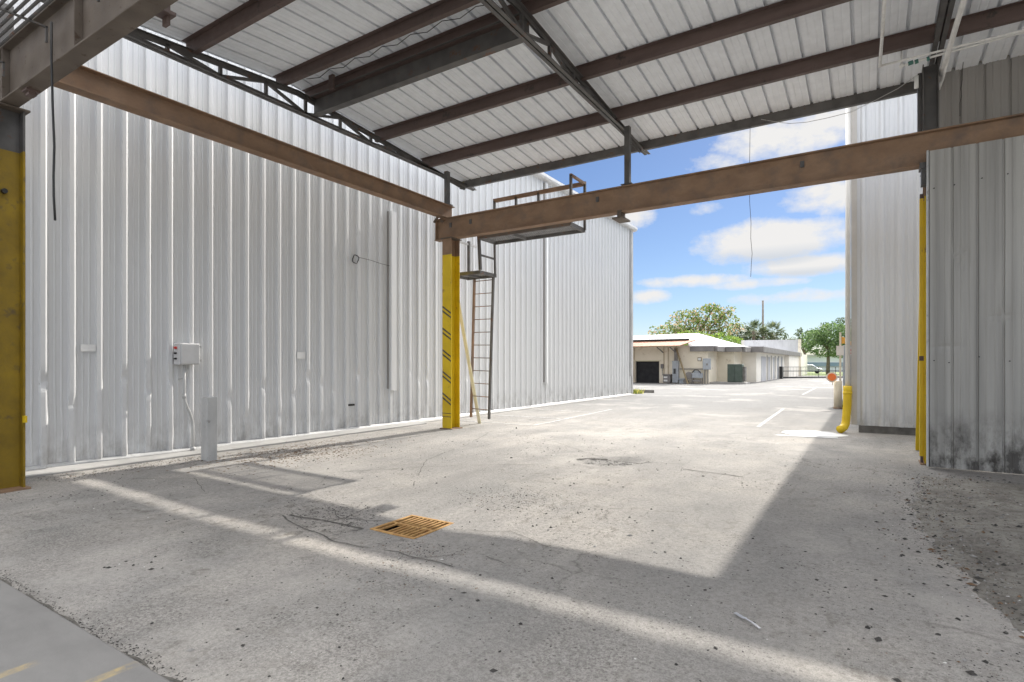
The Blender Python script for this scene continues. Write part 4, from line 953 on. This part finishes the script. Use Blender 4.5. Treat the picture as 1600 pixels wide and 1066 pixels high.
# ------------------------------------------------------------------ beyond the gate
s = MB(); s.box((-70,82,.0),(60,150,.03)); tag(s.build('lawn', M['lawn'], origin=(0,0,0)), kind='structure')
fb = thing('distant_building', (-8,125,0), 'long pale distant building with a blue window band beyond the gate', 'building')
s = MB(); s.box((-30,120,0),(6,130,3.0)); s.build('wall', M['farwhite'], fb)
s = MB(); s.box((-29.8,119.9,1.1),(5.8,120.01,1.8)); s.build('window', M['farblue'], fb)
s = MB(); s.box((-30.4,119.6,3.0),(6.4,130.4,3.3)); s.build('roof', M['roofwhite'], fb)
car = thing('parked_car', (-7.8,100,0), 'silver car parked on the grass beyond the black gate', 'car')
s = MB(); s.poly([(-9.6,99.2,.35),(-6.0,99.2,.35),(-5.9,99.2,.75),(-6.6,99.2,.9),(-7.2,99.2,1.4),(-8.7,99.2,1.45),(-9.5,99.2,.95)], -1.6); bevel(s.build('body', M['carpaint'], car), .08, 2)
s = MB(); s.poly([(-8.6,99.17,.95),(-6.8,99.17,.92),(-7.25,99.17,1.32),(-8.6,99.17,1.36)], -.03); s.build('window', M['glass'], car)
for X in (-8.9,-6.7):
    s = MB(); s.tube([(X,99.1,.32),(X,99.4,.32)],.32,14); s.build('wheel', M['black'], car)

def crown(mb, lobes, n, size, rng, shell=.55, droop=0):
    tot = sum(l[3]*l[4]*l[5] for l in lobes)
    for (cx, cy, cz, rx, ry, rz_) in lobes:
        for _ in range(int(n*rx*ry*rz_/tot)):
            while True:
                p = V((rng.uniform(-1,1), rng.uniform(-1,1), rng.uniform(-1,1)))
                if shell < p.length < 1 or (p.length < 1 and rng.random() < .25): break
            p *= 1 + .25*noise.noise(p*2.3 + V((cx, cy, cz)))
            c = V((cx+p.x*rx, cy+p.y*ry, cz+p.z*rz_))
            if noise.noise(c*.9) < -.22: continue
            s_ = size*rng.uniform(.5, 1.3)
            q = Quaternion((rng.gauss(0,1), rng.gauss(0,1), rng.gauss(0,1), rng.gauss(0,1))).normalized()
            mb.add([c + q @ V(v)*s_ for v in ((-.5,0,0),(0,-.28,.05),(.5,0,0),(0,.28,.05))], [(0,1,2,3)])
def tree(name, base, height, lobes, n, size, leaf, label, seed, trunk_r=.3, cat='tree'):
    rng = random.Random(seed)
    t = thing(name, base, label, cat)
    s = MB(); bx, by, _ = base
    top = V((bx, by, height*.45))
    s.tube([(bx,by,-.05),(bx+.05,by,height*.22),top], [trunk_r, trunk_r*.8, trunk_r*.6], 8)
    for l in lobes:
        c = V(l[:3]); m_ = top.lerp(c, .5) + V((rng.uniform(-.3,.3), rng.uniform(-.3,.3), .2))
        s.tube([top - V((0,0,.3)), m_, c, c + V((rng.uniform(-.5,.5)*l[3], rng.uniform(-.5,.5)*l[4], l[5]*.8))], [trunk_r*.5, trunk_r*.35, trunk_r*.2, .03], 6)
    s.build('trunk', M['bark'], t, smooth=True)
    s = MB(); crown(s, lobes, n, size, rng); s.build('crown', M[leaf], t, fixn=False)
    return t
tree('flowering_tree', (-17.6,70,0), 9, [(-21.3,70,5.2,2.6,2.5,1.4),(-18.9,69,6.6,2.2,2.4,1.6),(-16.4,70,7.3,2.3,2.4,1.5),(-14.6,71,6.2,1.9,2.2,1.6),(-17.8,70,5.0,3.6,2.6,1.5),(-20,71,4.2,2.8,2.2,1.2),(-15.6,69.6,8.3,1.0,1.2,.6),(-14.0,70,7.9,.9,1,.6)], 7600, .34, 'leaf_bloom', 'sparse flowering tree with pinkish tufts behind the block building', 1)
tree('hedge_tree', (-15.5,62,0), 5, [(-19,62,3.9,2.2,1.5,.9),(-16.4,62,4.2,2.2,1.5,1.0),(-13.6,62,3.9,2.0,1.5,.9),(-11.9,62,3.7,1.3,1.3,.7)], 4200, .26, 'leaf_hedge', 'low bright green hedge tree just behind the white roofs', 2, .2)
tree('round_tree', (-5.0,95,0), 9, [(-6.6,95,4.9,2.2,2.2,1.8),(-4.4,95,5.9,2.6,2.4,1.9),(-2.6,95,5.2,2.3,2.2,1.8),(-5.2,94.5,3.9,3.0,2.2,1.3),(-3.4,95,3.6,2.3,2,1.2)], 8500, .33, 'leaf_oak', 'broad rounded green tree beyond the black gate', 3, .28)
tree('background_tree', (-9.5,112,0), 8, [(-9.8,112,6.9,1.3,1.3,1.1),(-8.3,112,6.4,1.6,1.5,1.3),(-11,112,5.2,1.9,1.6,1.2),(-3.5,112,8.6,1.5,1.5,1.1),(-6.3,112,7.4,1.3,1.3,1.4)], 2600, .36, 'leaf_dark', 'dark straggly tree tops showing above the round green tree', 4)
tree('background_tree', (-1.0,100,0), 7, [(-.6,100,5.5,1.8,1.8,1.6),(.8,100,5.0,1.8,1.8,1.6)], 1800, .34, 'leaf_oak', 'light green tree half hidden behind the right hand building', 5)
tree('background_tree', (-13.3,78,0), 8, [(-14.2,78,5.6,1.6,1.5,1.5),(-12.9,78,5.0,1.6,1.5,1.3),(-11.4,78,4.8,1.5,1.5,1.0),(-9.9,79,4.9,1.4,1.4,.9)], 3000, .32, 'leaf_dark', 'dark dense tree filling in between the flowering tree and palms', 6)
def palm(base, h, r, label, seed):
    rng = random.Random(seed); t = thing('palm_tree', base, label, 'palm', 'palm trees behind the block building')
    bx, by, _ = base
    s = MB(); s.tube([(bx,by,-.05),(bx+.08,by,h*.5),(bx,by,h)], [.22,.17,.2], 8); s.build('trunk', M['bark'], t, smooth=True)
    s = MB()
    for i in range(46):
        a = rng.uniform(0, 6.28); el = rng.uniform(-.6, 1.35); L = r*rng.uniform(.75, 1.1)
        d = V((math.cos(a)*math.cos(el), math.sin(a)*math.cos(el), math.sin(el))); c = V((bx,by,h))
        mid = c + d*L*.55; side = d.cross(V((0,0,1))).normalized()
        s.add([c, c+side*.02, mid+side*.02, mid], [(0,1,2,3)])
        for k in range(11):      # fan of narrow leaflets
            th = (k-5)*.27; dd = (d*math.cos(th) + side*math.sin(th)).normalized()
            tip = mid + dd*L*.5*(1-.25*abs(th)) + V((0,0,-.12*L*abs(th)))
            pw = side*.045 + V((0,0,.02))
            m2 = mid.lerp(tip, .5)
            s.add([mid, m2-pw, tip, m2+pw], [(0,1,2,3)])
    s.build('crown', M['leaf_palm'], t, fixn=False)
palm((-12.05,75,0), 5.6, 1.7, 'dark fan palm standing left of the utility pole', 21)
palm((-10.35,78,0), 5.5, 1.75, 'dark fan palm standing right of the utility pole', 22)
palm((-11.1,76,0), 5.0, 1.4, 'shorter fan palm in front of the utility pole between the taller two', 23)
up_ = thing('utility_pole', (-13.16,90,0), 'tall grey utility pole rising above the palms', 'utility pole')
s = MB(); s.tube([(-13.16,90,0),(-13.16,90,10.95)],[.2,.13],10); s.build('shaft', M['wood_pole'], up_, smooth=True)

# ------------------------------------------------------------------ sky, sun, camera
W = bpy.data.worlds.new('World'); sc.world = W; W.use_nodes = True
nt = W.node_tree; bg = nt.nodes['Background']
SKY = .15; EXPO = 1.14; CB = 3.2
sky = nd(nt, 'ShaderNodeTexSky', sky_type='NISHITA'); sky.sun_disc = False
sky.sun_elevation = math.asin(TO_SUN.z); sky.sun_rotation = math.atan2(TO_SUN.x, TO_SUN.y)
sky.air_density = 1.0; sky.dust_density = .15; sky.ozone_density = 3.0
tc = nd(nt, 'ShaderNodeTexCoord'); D = tc.outputs['Generated']
sx = nd(nt, 'ShaderNodeSeparateXYZ'); lk(nt, D, sx.inputs[0])
A_ = math_n(nt, 'ARCTAN2', sx.outputs[0], sx.outputs[1])
hyp = math_n(nt, 'SQRT', math_n(nt, 'ADD', math_n(nt, 'MULTIPLY', sx.outputs[0], sx.outputs[0]), math_n(nt, 'MULTIPLY', sx.outputs[1], sx.outputs[1])))
E_ = math_n(nt, 'DIVIDE', sx.outputs[2], math_n(nt, 'MAXIMUM', hyp, .05))
cv = nd(nt, 'ShaderNodeCombineXYZ'); lk(nt, A_, cv.inputs[0]); lk(nt, E_, cv.inputs[1])
n1 = noise_n(nt, cv.outputs[0], 13, 8, .62, (1, 1.35, 1)); n2 = noise_n(nt, cv.outputs[0], 38, 6, .6, (1, 1.6, 1))
wob = math_n(nt, 'ADD', math_n(nt, 'MULTIPLY', math_n(nt, 'SUBTRACT', n1, .5), 2.6), math_n(nt, 'MULTIPLY', math_n(nt, 'SUBTRACT', n2, .5), .8))
total = None; under = None
for a0, e0, ra, re, gain in ((-.135,.200,.125,.040,1.25),(-.085,.158,.10,.020,1.05),(-.05,.262,.075,.030,1.0),(-.10,.368,.12,.045,.95),(.06,.36,.12,.06,.9),(-.215,.335,.05,.02,.45),
                             (-.25,.142,.10,.012,.85),(-.16,.133,.08,.010,.7),(-.33,.117,.05,.013,.75),(-.36,.260,.045,.028,.85),(-.06,.108,.12,.012,.55),(-.235,.262,.03,.012,.3),(-.6,.5,.3,.12,.8),(.4,.3,.3,.12,.9)):
    da = math_n(nt, 'DIVIDE', math_n(nt, 'SUBTRACT', A_, a0), ra); de = math_n(nt, 'DIVIDE', math_n(nt, 'SUBTRACT', E_, e0), re)
    r2 = math_n(nt, 'ADD', math_n(nt, 'MULTIPLY', da, da), math_n(nt, 'MULTIPLY', de, de))
    m_ = math_n(nt, 'MULTIPLY', math_n(nt, 'SUBTRACT', 1.0, r2), gain)
    m_ = math_n(nt, 'MAXIMUM', m_, -1.5)
    total = m_ if total is None else math_n(nt, 'MAXIMUM', total, m_)
    if gain > 1: 
        u_ = math_n(nt, 'MULTIPLY', math_n(nt, 'ADD', de, .15), -1.1, True); u_ = math_n(nt, 'MULTIPLY', u_, math_n(nt, 'ADD', m_, .25, True), True)
        under = u_ if under is None else math_n(nt, 'MAXIMUM', under, u_)
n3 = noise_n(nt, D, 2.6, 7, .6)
high = math_n(nt, 'MULTIPLY', math_n(nt, 'SUBTRACT', sx.outputs[2], .42), 6, True)       # unseen bright cloud added overhead to fill the shade
behind = math_n(nt, 'MULTIPLY', math_n(nt, 'SUBTRACT', math_n(nt, 'ABSOLUTE', A_), 1.0), .15, True)  # more added fill cloud, behind the camera
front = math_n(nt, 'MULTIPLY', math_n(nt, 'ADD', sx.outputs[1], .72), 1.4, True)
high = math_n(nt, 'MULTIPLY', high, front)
fill_cloud = math_n(nt, 'MULTIPLY', math_n(nt, 'MAXIMUM', high, behind), math_n(nt, 'MULTIPLY', math_n(nt, 'SUBTRACT', n3, .18), 2.2, True), True)
cl = math_n(nt, 'MULTIPLY', math_n(nt, 'ADD', math_n(nt, 'ADD', total, wob), .05), 1.15, True)
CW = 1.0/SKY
grey = math_n(nt, 'MULTIPLY', under, math_n(nt, 'ADD', .75, math_n(nt, 'MULTIPLY', n1, .5)), True)
ccol = mix(nt, grey, (.40*CW, .395*CW, .39*CW), (.235*CW, .27*CW, .32*CW))
gainc = mix(nt, 1.0, (0,0,0), (0,0,0))
sk = nd(nt, 'ShaderNodeMix', data_type='RGBA', blend_type='MULTIPLY'); sk.inputs[0].default_value = 1; lk(nt, sky.outputs[0], sk.inputs[6]); sk.inputs[7].default_value = (.265,.277,.318,1)
fin = mix(nt, cl, sk.outputs[2], ccol)
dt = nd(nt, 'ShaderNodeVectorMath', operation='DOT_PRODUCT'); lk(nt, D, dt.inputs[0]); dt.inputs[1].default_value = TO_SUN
glow = math_n(nt, 'ADD', .75, math_n(nt, 'MULTIPLY', math_n(nt, 'POWER', math_n(nt, 'MAXIMUM', dt.outputs['Value'], 0.0), 6.0), 1.3))   # the added fill cloud is made brighter towards the sun
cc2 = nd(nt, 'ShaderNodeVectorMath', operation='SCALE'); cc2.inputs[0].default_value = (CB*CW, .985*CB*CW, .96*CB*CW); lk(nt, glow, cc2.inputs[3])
fin = mix(nt, fill_cloud, fin, cc2.outputs[0])
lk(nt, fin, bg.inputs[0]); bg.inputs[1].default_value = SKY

su = bpy.data.lights.new('sun', 'SUN'); su.energy = 2.85; su.angle = math.radians(.55); su.color = (1, .95, .87)
so = bpy.data.objects.new('sun', su); COL.objects.link(so); so.rotation_euler = TO_SUN.to_track_quat('Z', 'Y').to_euler(); so.location = (0, 30, 30)
cam = bpy.data.cameras.new('camera'); co = bpy.data.objects.new('camera', cam); COL.objects.link(co)
cam.sensor_width = 36; cam.lens = 36*871/1600; cam.shift_y = 36/1600; cam.clip_start = .05; cam.clip_end = 3000
co.location = (0, 0, 1.5); co.rotation_euler = (math.radians(90), 0, math.radians(32.55))
sc.camera = co
sc.view_settings.view_transform = 'Standard'; sc.view_settings.look = 'None'; sc.view_settings.exposure = EXPO; sc.view_settings.gamma = 1
